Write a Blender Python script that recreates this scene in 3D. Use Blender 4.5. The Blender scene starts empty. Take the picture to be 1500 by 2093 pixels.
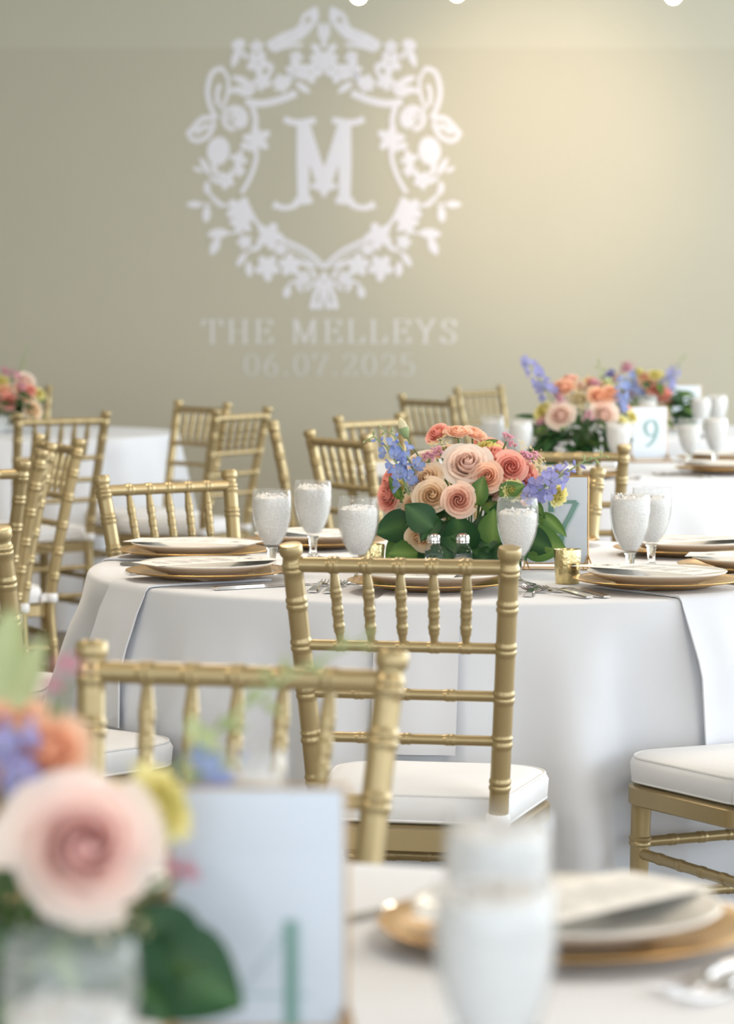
import bpy, math, random
from mathutils import Vector, Matrix, Euler
PI = math.pi
SC = bpy.context.scene
COL = SC.collection

# ------------------------------------------------------------------ camera
CAM_Z = 1.31
FPX = 6200.0
PITCH = math.atan(426.5 / FPX)
cd = bpy.data.cameras.new('camera'); cam = bpy.data.objects.new('camera', cd); COL.objects.link(cam)
cam.location = (0, 0, CAM_Z); cam.rotation_euler = (PI / 2 - PITCH, 0, 0)
cd.sensor_fit = 'HORIZONTAL'; cd.sensor_width = 24.0; cd.lens = FPX / 1500 * 24.0
cd.clip_end = 100
cd.dof.use_dof = True; cd.dof.focus_distance = 5.65; cd.dof.aperture_fstop = 4.6
SC.camera = cam

# ------------------------------------------------------------------ world, lights, exposure
w = bpy.data.worlds.new('world'); SC.world = w; w.use_nodes = True
bg = w.node_tree.nodes['Background']; bg.inputs[0].default_value = (0.86, 0.93, 1.0, 1); bg.inputs[1].default_value = 1.75
SC.view_settings.view_transform = 'Standard'; SC.view_settings.look = 'None'
SC.view_settings.gamma = 1.0; SC.view_settings.use_curve_mapping = False
SC.view_settings.exposure = 0.95

def area(name, loc, rot, sx, sy, power, col):
    l = bpy.data.lights.new(name, 'AREA'); l.shape = 'RECTANGLE'; l.size = sx; l.size_y = sy
    l.energy = power; l.color = col
    o = bpy.data.objects.new(name, l); COL.objects.link(o); o.location = loc; o.rotation_euler = rot
    return o
def spot(name, loc, target, power, col, ang, blend, rad=0.05):
    l = bpy.data.lights.new(name, 'SPOT'); l.energy = power; l.color = col
    l.spot_size = ang; l.spot_blend = blend; l.shadow_soft_size = rad
    o = bpy.data.objects.new(name, l); COL.objects.link(o); o.location = loc
    o.rotation_euler = (Vector(target) - Vector(loc)).to_track_quat('-Z', 'Y').to_euler()
    return o
# warm ceiling fittings over the room, cool window wall on the right
for i, (x, y, p) in enumerate([(-2.2, 3.0, 22), (1.6, 3.0, 22), (-0.6, 7.2, 30), (2.4, 7.4, 18), (-2.2, 10.8, 16), (1.5, 11.5, 16)]):
    area('ceiling_fitting_light', (x, y, 3.12), (0, 0, 0), 0.9, 0.9, p, (1.0, 0.84, 0.66))
area('window_light', (5.6, 10.0, 1.9), (0, PI / 2, 0), 2.2, 9.0, 150, (0.86, 0.94, 1.0))
spot('wall_wash_light', (0.95, 13.2, 3.1), (0.86, 15.5, 2.12), 92, (1.0, 0.79, 0.60), math.radians(52), 1.0, 0.25)

# ------------------------------------------------------------------ helpers
def at(px, py, Y):
    """point of the vertical plane at distance Y seen in the 1500x2093 photograph at (px, py)"""
    dx = (px - 750.0) / FPX; dy = (1046.5 - py) / FPX
    c, s = math.cos(PITCH), math.sin(PITCH)
    d = Vector((dx, c + dy * s, dy * c - s))
    t = Y / d.y
    return Vector((d.x * t, Y, CAM_Z + d.z * t))

def nodes_mat(name):
    m = bpy.data.materials.new(name); m.use_nodes = True
    return m, m.node_tree, m.node_tree.nodes['Principled BSDF']
def srgb(r, g, b):
    f = lambda c: (c / 255 / 12.92) if c <= 10 else ((c / 255 + .055) / 1.055) ** 2.4
    return (f(r), f(g), f(b), 1)
def mat(name, col, rough=.5, metal=0.0, noise=0.0, nscale=20., bump=0.0, bscale=60., trans=0.0, sheen=0.0, spec=.5, sss=0.0):
    m, nt, p = nodes_mat(name)
    p.inputs['Base Color'].default_value = col; p.inputs['Roughness'].default_value = rough
    p.inputs['Metallic'].default_value = metal; p.inputs['Transmission Weight'].default_value = trans
    p.inputs['Sheen Weight'].default_value = sheen; p.inputs['Specular IOR Level'].default_value = spec
    if sss:
        p.inputs['Subsurface Weight'].default_value = sss
        p.inputs['Subsurface Radius'].default_value = (.01, .006, .004)
    tc = nt.nodes.new('ShaderNodeTexCoord')
    if noise:
        n = nt.nodes.new('ShaderNodeTexNoise'); n.inputs['Scale'].default_value = nscale; n.inputs['Detail'].default_value = 4
        nt.links.new(tc.outputs['Object'], n.inputs['Vector'])
        mx = nt.nodes.new('ShaderNodeMix'); mx.data_type = 'RGBA'
        mx.inputs['A'].default_value = tuple(c * (1 - noise) for c in col[:3]) + (1,)
        mx.inputs['B'].default_value = tuple(min(1, c * (1 + noise)) for c in col[:3]) + (1,)
        nt.links.new(n.outputs['Fac'], mx.inputs['Factor']); nt.links.new(mx.outputs['Result'], p.inputs['Base Color'])
    if bump:
        n = nt.nodes.new('ShaderNodeTexNoise'); n.inputs['Scale'].default_value = bscale; n.inputs['Detail'].default_value = 3
        nt.links.new(tc.outputs['Object'], n.inputs['Vector'])
        b = nt.nodes.new('ShaderNodeBump'); b.inputs['Strength'].default_value = bump; b.inputs['Distance'].default_value = .01
        nt.links.new(n.outputs['Fac'], b.inputs['Height']); nt.links.new(b.outputs['Normal'], p.inputs['Normal'])
    return m
def petal_mat(name, inner, outer, rough=.55, thin=.45):
    """colour runs from the heart of the bloom to its outer petals (attribute pf)"""
    m, nt, p = nodes_mat(name)
    a = nt.nodes.new('ShaderNodeAttribute'); a.attribute_name = 'pf'
    mx = nt.nodes.new('ShaderNodeMix'); mx.data_type = 'RGBA'
    mx.inputs['A'].default_value = inner; mx.inputs['B'].default_value = outer
    nt.links.new(a.outputs['Fac'], mx.inputs['Factor']); nt.links.new(mx.outputs['Result'], p.inputs['Base Color'])
    p.inputs['Roughness'].default_value = rough; p.inputs['Specular IOR Level'].default_value = .25
    tl = nt.nodes.new('ShaderNodeBsdfTranslucent'); ms = nt.nodes.new('ShaderNodeMixShader'); ms.inputs[0].default_value = thin
    nt.links.new(mx.outputs['Result'], tl.inputs[0]); nt.links.new(p.outputs[0], ms.inputs[1]); nt.links.new(tl.outputs[0], ms.inputs[2])
    nt.links.new(ms.outputs[0], nt.nodes['Material Output'].inputs[0])
    return m
def thin_glass(name, tint=(1, 1, 1, 1), haze=0.0):
    m, nt, p = nodes_mat(name); nt.nodes.remove(p)
    out = nt.nodes['Material Output']
    tr = nt.nodes.new('ShaderNodeBsdfTransparent'); tr.inputs[0].default_value = tint
    gl = nt.nodes.new('ShaderNodeBsdfGlossy'); gl.inputs['Roughness'].default_value = .03
    lw = nt.nodes.new('ShaderNodeLayerWeight'); lw.inputs[0].default_value = .5
    pw = nt.nodes.new('ShaderNodeMath'); pw.operation = 'POWER'; pw.inputs[1].default_value = 4.0
    nt.links.new(lw.outputs['Facing'], pw.inputs[0])
    fr = nt.nodes.new('ShaderNodeMapRange'); fr.inputs[3].default_value = .025; fr.inputs[4].default_value = .6
    nt.links.new(pw.outputs[0], fr.inputs[0])
    mx = nt.nodes.new('ShaderNodeMixShader')
    nt.links.new(fr.outputs[0], mx.inputs[0]); nt.links.new(tr.outputs[0], mx.inputs[1]); nt.links.new(gl.outputs[0], mx.inputs[2])
    last = mx
    if haze:
        df = nt.nodes.new('ShaderNodeBsdfDiffuse'); df.inputs[0].default_value = (.9, .9, .9, 1)
        n = nt.nodes.new('ShaderNodeTexNoise'); n.inputs['Scale'].default_value = 180; n.inputs['Detail'].default_value = 3
        tc = nt.nodes.new('ShaderNodeTexCoord'); nt.links.new(tc.outputs['Object'], n.inputs['Vector'])
        mr = nt.nodes.new('ShaderNodeMapRange'); mr.inputs[1].default_value = .3; mr.inputs[2].default_value = .75
        mr.inputs[3].default_value = haze * .4; mr.inputs[4].default_value = haze * 1.5
        nt.links.new(n.outputs['Fac'], mr.inputs[0])
        m2 = nt.nodes.new('ShaderNodeMixShader')
        nt.links.new(mr.outputs[0], m2.inputs[0]); nt.links.new(mx.outputs[0], m2.inputs[1]); nt.links.new(df.outputs[0], m2.inputs[2]); last = m2
    nt.links.new(last.outputs[0], out.inputs[0])
    return m
def emit_mat(name, col, st):
    m, nt, p = nodes_mat(name)
    p.inputs['Base Color'].default_value = col; p.inputs['Emission Color'].default_value = col; p.inputs['Emission Strength'].default_value = st
    return m

M = {}
M['gold_paint'] = mat('gold_paint', (.41, .32, .165, 1), .34, .55, .10, 9., .015, 120.)
M['wall'] = mat('wall_paint', srgb(189, 184, 165), .8, 0, .02, 3., .03, 90.)
M['wall_up'] = mat('soffit_paint', srgb(194, 190, 171), .8, 0, .02, 3.)
M['plain'] = mat('side_wall_paint', srgb(190, 185, 165), .85, 0, .02, 3.)
M['ceiling'] = mat('ceiling_paint', srgb(215, 212, 205), .9, 0, .02, 3.)
M['floor'] = mat('floor_concrete', srgb(126, 116, 100), .55, 0, .12, 2.5, .05, 30.)
M['cloth'] = mat('tablecloth_fabric', (.645, .67, .715, 1), .75, 0, .015, 5., .02, 900., sheen=.25, spec=.25)
M['napkin'] = mat('napkin_fabric', (.68, .705, .755, 1), .75, 0, .015, 8., .02, 900., sheen=.2, spec=.25)
M['cushion'] = mat('cushion_fabric', (.75, .765, .79, 1), .7, 0, .02, 12., .05, 40., sheen=.2, spec=.25)
M['piping'] = mat('piping_fabric', (.72, .73, .74, 1), .7, 0, .02, 12.)
M['charger'] = mat('charger_gold', (.62, .38, .13, 1), .26, .85, .10, 40., .01, 200.)
M['china'] = mat('china_glaze', (.74, .73, .69, 1), .12, 0, .01, 10.)
M['paper'] = mat('menu_paper', (.80, .80, .78, 1), .8, 0, .01, 30.)
M['card'] = mat('card_paper', (.75, .765, .84, 1), .55, 0, .01, 30.)
M['ink'] = mat('printed_ink', (.16, .17, .17, 1), .8, 0, .02, 30.)
M['ink_light'] = mat('light_ink', (.52, .54, .53, 1), .8, 0, .02, 30.)
M['sage'] = mat('sage_ink', (.20, .36, .31, 1), .7, 0, .03, 30.)
M['sage_reflection'] = mat('sage_reflection_paint', (.56, .64, .68, 1), .7, 0, .03, 30.)  # colour for the painted reflection of the numeral
M['steel'] = mat('cutlery_steel', (.66, .64, .62, 1), .16, 1.0, .03, 60.)
M['chrome'] = mat('shaker_chrome', (.75, .75, .76, 1), .14, 1.0, .03, 60.)
M['wire'] = mat('stand_gold_wire', (.62, .40, .18, 1), .28, .9, .05, 60.)
M['glass'] = thin_glass('goblet_glass', (.985, .99, .99, 1), .07)
M['clear'] = thin_glass('clear_glass', (.97, .985, .985, 1))
M['solid_glass'] = mat('stem_glass', (1, 1, 1, 1), .03, 0, trans=1.0)
M['ice'] = mat('crushed_ice', (.74, .735, .72, 1), .22, 0, .10, 170., .34, 260., trans=.08)
M['salt'] = mat('salt_grains', (.86, .87, .88, 1), .8, 0, .04, 400.)
M['pepper'] = mat('pepper_grains', (.30, .25, .20, 1), .8, 0, .75, 500., .3, 500.)
M['bowl'] = mat('bowl_ceramic', (.80, .80, .78, 1), .3, 0, .02, 10.)
M['votive'] = mat('mercury_gold_glass', (.66, .55, .28, 1), .16, .88, .45, 90., .12, 160.)
M['wax'] = mat('candle_wax', (.85, .80, .65, 1), .5, 0, .02, 20., sss=.3)
M['stem'] = mat('green_stem', (.10, .19, .05, 1), .5, 0, .15, 40.)
M['stem_light'] = mat('pale_stem', (.27, .36, .16, 1), .5, 0, .15, 40.)
M['leaf'] = petal_mat('dark_leaf', (.075, .17, .055, 1), (.018, .072, .026, 1), .33, .25)
M['leaf_mid'] = petal_mat('mid_leaf', (.20, .32, .08, 1), (.075, .17, .04, 1), .35, .25)
M['leaf_pale'] = petal_mat('pale_leaf', (.56, .62, .36, 1), (.46, .54, .28, 1), .5)
M['blush'] = petal_mat('blush_petals', (.92, .70, .61, 1), (.95, .85, .76, 1))
M['peach'] = petal_mat('peach_petals', (.95, .60, .42, 1), (.95, .70, .55, 1))
M['coral'] = petal_mat('coral_petals', (.90, .42, .34, 1), (.90, .52, .43, 1))
M['champagne'] = petal_mat('champagne_petals', (.92, .72, .48, 1), (.95, .80, .62, 1))
M['pink'] = petal_mat('pink_petals', (.90, .54, .44, 1), (.94, .73, .60, 1))
M['pinkheart'] = petal_mat('pink_heart_petals', (.97, .70, .67, 1), (.96, .84, .76, 1))
M['orange'] = petal_mat('orange_petals', (.95, .56, .36, 1), (.95, .68, .50, 1))
M['yellow'] = petal_mat('yellow_petals', (.84, .74, .22, 1), (.88, .83, .42, 1))
M['cream'] = petal_mat('cream_petals', (.80, .72, .45, 1), (.90, .85, .68, 1))
M['blue'] = petal_mat('blue_petals', (.55, .62, .85, 1), (.24, .34, .70, 1))
M['lilac'] = petal_mat('lilac_petals', (.55, .55, .80, 1), (.34, .35, .70, 1))
M['statice'] = petal_mat('statice_petals', (.80, .36, .50, 1), (.90, .54, .64, 1))
M['yarrow'] = petal_mat('daisy_petals', (.80, .60, .08, 1), (.88, .86, .72, 1))
M['painted_light'] = mat('painted_light_white', (.78, .765, .81, 1), .8, 0, .01, 6.)  # projector light on the wall, put into the colour of flat shapes
M['painted_light_faint'] = mat('painted_light_white_faint', (.70, .685, .67, 1), .8, 0, .01, 6.)
M['painted_light_fainter'] = mat('painted_light_white_fainter', (.625, .61, .575, 1), .8, 0, .01, 6.)
M['bulb'] = emit_mat('lit_bulb', (1.0, .88, .66, 1), 9.0)
M['cord'] = mat('cord_plastic', (.75, .73, .68, 1), .5, 0, .03, 30.)

class MB:
    def __init__(s): s.v = []; s.f = []; s.pf = []; s.tag = 0.0
    def add(s, vs, fs, pf=None):
        b = len(s.v); s.v += [tuple(v) for v in vs]; s.f += [tuple(i + b for i in f) for f in fs]
        s.pf += (pf if pf is not None else [s.tag] * len(vs))
    def lathe(s, prof, n=24, c=(0, 0, 0), cap0=True, cap1=True):
        c = Vector(c); vs = []; fs = []
        for r, z in prof:
            for i in range(n):
                a = 2 * PI * i / n; vs.append((c.x + r * math.cos(a), c.y + r * math.sin(a), c.z + z))
        m = len(prof)
        for j in range(m - 1):
            for i in range(n):
                k = (i + 1) % n; fs.append((j * n + i, j * n + k, (j + 1) * n + k, (j + 1) * n + i))
        if cap0: fs.append(tuple(range(n))[::-1])
        if cap1: fs.append(tuple((m - 1) * n + i for i in range(n)))
        s.add(vs, fs)
    def tube(s, pts, rad, n=8, cap=True, closed=False):
        pts = [Vector(p) for p in pts]; m = len(pts)
        if not hasattr(rad, '__len__'): rad = [rad] * m
        t0 = (pts[1] - pts[0]).normalized()
        up = Vector((0, 0, 1)) if abs(t0.z) < .9 else Vector((1, 0, 0))
        u = t0.cross(up).normalized(); vs = []; fs = []
        for j in range(m):
            if closed: t = (pts[(j + 1) % m] - pts[j - 1]).normalized()
            else: t = (pts[min(j + 1, m - 1)] - pts[max(j - 1, 0)]).normalized()
            u = (u - t * u.dot(t)).normalized(); w_ = t.cross(u)
            for i in range(n):
                a = 2 * PI * i / n; vs.append(pts[j] + (u * math.cos(a) + w_ * math.sin(a)) * rad[j])
        for j in range(m if closed else m - 1):
            j2 = (j + 1) % m
            for i in range(n):
                k = (i + 1) % n; fs.append((j * n + i, j * n + k, j2 * n + k, j2 * n + i))
        if cap and not closed:
            fs.append(tuple(range(n))[::-1]); fs.append(tuple((m - 1) * n + i for i in range(n)))
        s.add(vs, fs)
    def box(s, x0, x1, y0, y1, z0, z1):
        vs = [(x, y, z) for z in (z0, z1) for y in (y0, y1) for x in (x0, x1)]
        s.add(vs, [(0, 2, 3, 1), (4, 5, 7, 6), (0, 1, 5, 4), (2, 6, 7, 3), (0, 4, 6, 2), (1, 3, 7, 5)])
    def strip(s, secs):
        """box-section loft: (y, xc, halfwidth, z, thickness)"""
        vs = []; fs = []
        for y, xc, hw, z, th in secs:
            vs += [(xc - hw, y, z), (xc + hw, y, z), (xc + hw * .8, y, z + th), (xc - hw * .8, y, z + th)]
        m = len(secs)
        for j in range(m - 1):
            for i in range(4):
                k = (i + 1) % 4; fs.append((j * 4 + i, j * 4 + k, j * 4 + 4 + k, j * 4 + 4 + i))
        fs += [(3, 2, 1, 0), tuple(4 * (m - 1) + i for i in range(4))]
        s.add(vs, fs)
    def loft(s, loops, cap0=True, cap1=True):
        n = len(loops[0]); vs = [p for l in loops for p in l]; fs = []
        for j in range(len(loops) - 1):
            for i in range(n):
                k = (i + 1) % n; fs.append((j * n + i, j * n + k, (j + 1) * n + k, (j + 1) * n + i))
        if cap0: fs.append(tuple(range(n))[::-1])
        if cap1: fs.append(tuple((len(loops) - 1) * n + i for i in range(n)))
        s.add(vs, fs)
    def plate2d(s, poly, y0=None, y1=0.0):
        """polygon in x,z given thickness along y"""
        n = len(poly)
        if y0 is None: s.lev = getattr(s, 'lev', 0) + 1; y0 = -.0003 - .00004 * s.lev
        vs = [(p[0], y0, p[1]) for p in poly] + [(p[0], y1, p[1]) for p in poly]
        fs = [tuple(range(n)), tuple(range(2 * n - 1, n - 1, -1))]
        for i in range(n):
            k = (i + 1) % n; fs.append((i, i + n, k + n, k))
        s.add(vs, fs)
    def stroke2d(s, pts, hw, y0=None, y1=0.0, closed=False):
        """ribbon along a polyline in x,z; hw number, list or function(direction)"""
        if y0 is None: s.lev = getattr(s, 'lev', 0) + 1; y0 = -.0003 - .00004 * s.lev
        P = [Vector((p[0], p[1])) for p in pts]; m = len(P); L = []; R = []
        for j in range(m):
            if closed: t = P[(j + 1) % m] - P[j - 1]
            else: t = P[min(j + 1, m - 1)] - P[max(j - 1, 0)]
            t.normalize()
            h = hw(t) if callable(hw) else (hw[j] if hasattr(hw, '__len__') else hw)
            nrm = Vector((-t.y, t.x)) * h; L.append(P[j] + nrm); R.append(P[j] - nrm)
        vs = []
        for j in range(m): vs += [(L[j].x, y0 - 8e-6 * j, L[j].y), (R[j].x, y0 - 8e-6 * j, R[j].y), (R[j].x, y1, R[j].y), (L[j].x, y1, L[j].y)]
        fs = []
        for j in range(m if closed else m - 1):
            j2 = (j + 1) % m
            for i in range(4):
                k = (i + 1) % 4; fs.append((j * 4 + i, j2 * 4 + i, j2 * 4 + k, j * 4 + k))
        if not closed: fs += [(0, 1, 2, 3), tuple(4 * (m - 1) + i for i in (3, 2, 1, 0))]
        s.add(vs, fs)
    def mesh(s, name, smooth=True, angle=None):
        me = bpy.data.meshes.new(name); me.from_pydata(s.v, [], s.f)
        if any(s.pf):
            a = me.attributes.new('pf', 'FLOAT', 'POINT'); a.data.foreach_set('value', s.pf)
        me.polygons.foreach_set('use_smooth', [smooth] * len(me.polygons))
        me.validate(); me.update()
        if smooth and angle is not None: me.set_sharp_from_angle(angle=math.radians(angle))
        return me
    def build(s, name, m, parent=None, smooth=True, angle=40):
        return link(name, s.mesh(name, smooth, angle), m, parent)
def link(name, me, m=None, parent=None):
    if m is not None and len(me.materials) == 0: me.materials.append(M[m])
    o = bpy.data.objects.new(name, me); COL.objects.link(o)
    if m is not None and me.materials[0] is not M[m]:
        o.material_slots[0].link = 'OBJECT'; o.material_slots[0].material = M[m]
    if parent: o.parent = parent
    return o
def tag(o, label=None, cat=None, group=None, kind=None):
    if label: o['label'] = label
    if cat: o['category'] = cat
    if group: o['group'] = group
    if kind: o['kind'] = kind
    return o
def empty(name, loc=(0, 0, 0), rz=0.0):
    o = bpy.data.objects.new(name, None); COL.objects.link(o); o.location = loc; o.rotation_euler = (0, 0, rz); o.empty_display_size = .05
    return o
def copy_tree(o, parent=None):
    kids = list(o.children); c = o.copy(); COL.objects.link(c); c.parent = parent
    for k in kids: copy_tree(k, c)
    return c

# ------------------------------------------------------------------ the setting
WALL_Y = 15.5
def struct(name, m, b, parent=None):
    o = b.build(name, m, parent, smooth=False); 
    if parent is None: o['kind'] = 'structure'
    return o
b = MB(); b.box(-7, 7, -4, WALL_Y + .2, -.1, 0); struct('floor', 'floor', b)
soff_z = at(750, 98, WALL_Y).z
b = MB(); b.box(-7, 7, WALL_Y, WALL_Y + .2, 0, 3.3); struct('wall_back', 'wall', b)
b = MB(); b.box(-7, 7, WALL_Y - .0006, WALL_Y, soff_z, 3.3); struct('trim_1', 'wall_up', b)
b = MB(); b.box(-7.2, -7, -4, WALL_Y + .2, 0, 3.3); struct('wall_left', 'plain', b)
b = MB(); b.box(-7.2, 7.2, -4, WALL_Y + .2, 3.3, 3.45); struct('ceiling', 'ceiling', b)
b = MB(); b.box(-7, 7, WALL_Y - .018, WALL_Y, 0, .12); struct('baseboard_back', 'plain', b)

# ------------------------------------------------------------------ tablecloths
TZ = .762
R_T = .775
class Cloth:
    def __init__(s, cx, cy, seed, n=15, dents=(), ridges=()):
        s.ridges = ridges
        s.cx, s.cy = cx, cy; rnd = random.Random(seed); s.dents = dents
        s.ph = [rnd.uniform(0, 6.28) for _ in range(4)]; s.n = n; s.z0 = .004
    def fold(s, a):
        f = math.cos(s.n * a + s.ph[0] + .9 * math.sin(3 * a + s.ph[1])) * .62 + .34 * math.cos((s.n - 6) * a + s.ph[2] + .5 * math.sin(2 * a)) + .34 * math.cos((s.n + 9) * a + s.ph[3] + 1.4 * math.sin(4 * a + s.ph[2]))
        return f
    def r(s, a, z):
        t = max(0.0, (TZ - .012 - z) / (TZ - .012))
        amp = .078 * t ** .8 * min(1, t / .12)
        f = s.fold(a)
        f = math.copysign(abs(f) ** .8, f)
        rr = R_T + .008 + .135 * t ** 1.05 + amp * f
        for (ra, width, am) in s.ridges:
            d = (a - ra + PI) % (2 * PI) - PI
            rr += am * max(0, t - .06) ** .7 * math.exp(-(d / width) ** 4)
        for (da, width, zr, rin) in s.dents:
            d = (a - da + PI) % (2 * PI) - PI
            k = math.exp(-(d / width) ** 6) * min(1, t / .15)
            rr = rr * (1 - k) + min(rr, rin) * k
        return rr
    def build(s, label):
        b = MB(); n = 300; loops = []
        for q in (.15, .4, .7, .9, .965): loops.append([(q * R_T * math.cos(2 * PI * i / n), q * R_T * math.sin(2 * PI * i / n), TZ) for i in range(n)])
        for q in (25, 50, 75): 
            e = .012; rr = R_T - .006 + e * math.sin(math.radians(q)); z = TZ - e + e * math.cos(math.radians(q))
            loops.append([(rr * math.cos(2 * PI * i / n), rr * math.sin(2 * PI * i / n), z) for i in range(n)])
        for k in range(1, 27):
            z = (TZ - .014) * (1 - k / 26) + s.z0 * (k / 26)
            loops.append([(s.r(2 * PI * i / n, z) * math.cos(2 * PI * i / n), s.r(2 * PI * i / n, z) * math.sin(2 * PI * i / n), z) for i in range(n)])
        loops = loops[::-1]
        b.loft(loops, cap0=False, cap1=True)
        o = b.build('tablecloth', 'cloth', angle=None); o.location = (s.cx, s.cy, 0)
        tag(o, label, 'tablecloth', 'floor-length round tablecloths'); return o
def dent(cloth_c, chair_c, width, rin):
    return (math.atan2(chair_c[1] - cloth_c[1], chair_c[0] - cloth_c[0]), width, .5, rin)
CA = (.2, 6.3)
cloth_a = Cloth(*CA, 4, 15, dents=[dent(CA, (-.29, 6.76), .56, .41), dent(CA, (.31, 6.94), .56, .41), dent(CA, (-.605, 5.6), .30, .83), dent(CA, (.727, 5.378), .25, .83), dent(CA, (-.875, 6.5), .30, .83), dent(CA, (.1045, 5.15), .26, .90)], ridges=[(-1.335, .085, .085), (-1.93, .07, .07), (-2.27, .06, .06), (-2.95, .06, .05), (-.86, .06, .05), (-1.58, .05, .05), (2.9, .07, .05), (-.4, .07, .05)])
cloth_a.build('white floor-length tablecloth on the sharp middle table with the number 7 card')
cloth_f = Cloth(-.2, 2.2, 8, 14, dents=[dent((-.2, 2.2), (-.216, 3.18), .42, .72)]); cloth_f.build('blurred white tablecloth in the nearest foreground under the big gold charger')
C9 = (.72, 10.1)
cloth_9 = Cloth(*C9, 12, 14, dents=[dent(C9, (.226, 10.49), .58, .40), dent(C9, (-.03, 9.9), .44, .51), dent(C9, (.148, 9.34), .36, .68)]); cloth_9.build('white tablecloth on the table with the number 9 card')
C11 = (1.3, 12.95)
cloth_11 = Cloth(*C11, 15, 14, dents=[dent(C11, (.475, 13.05), .44, .55)]); cloth_11.build('pale tablecloth on the farthest table with the number 11 card')
CL = (-1.58, 12.9)
cloth_l = Cloth(*CL, 21, 14); cloth_l.build('white tablecloth of the bare back table at the left edge')

# ------------------------------------------------------------------ gold ballroom chair
def bamboo(b, p0, p1, r, rings, taper=None, n=10, bead=1.14):
    p0, p1 = Vector(p0), Vector(p1); L = (p1 - p0).length; st = [(0, 1), (L, 1)]
    for t in rings:
        for o, k in ((-.0125, 1), (-.0095, 1), (-.0065, bead), (-.0025, bead), (0, 1.06), (.0025, bead), (.0065, bead), (.0095, 1), (.0125, 1)): st.append((t * L + o, k))
    if taper: st += [(L * q / 16, 1) for q in range(1, 16)]
    st = sorted(st); out = []
    for d, k in st:
        if d < 0 or d > L: continue
        if taper and k == 1 and any(abs(d - t * L) < .0094 for t in rings): continue
        if out and d - out[-1][0] < 1e-5: continue
        out.append((d, k))
    b.tube([p0.lerp(p1, d / L) for d, k in out], [r * k * (taper(d / L) if taper else 1) for d, k in out], n)
def post_xy(z):
    if z > .43: u = (z - .43) / .49; return .148 + .032 * u, -.190 - .085 * u ** 1.25
    u = (.43 - z) / .43; return .148 + .012 * u, -.190 - .05 * u ** 1.4
def round_outline(inset, n=10):
    hwf, hwb, yf, yb = .192 - inset, .168 - inset, .200 - inset, -.172 + inset
    cs = [(hwf - .075, yf - .075, .075, 0), (-hwf + .075, yf - .075, .075, 90), (-hwb + .03, yb + .03, .03, 180), (hwb - .03, yb + .03, .03, 270)]
    pts = []
    for cx, cy, r, a0 in cs:
        for i in range(n + 1):
            a = math.radians(a0 + 90 * i / n); pts.append((cx + r * math.cos(a), cy + r * math.sin(a)))
    # bowed front and sides
    return [(x * (1 + .03 * math.cos(y / .2 * 1.4)), y + (.012 * math.cos(x / .2 * 1.5) if y > 0 else 0)) for x, y in pts]
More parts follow.
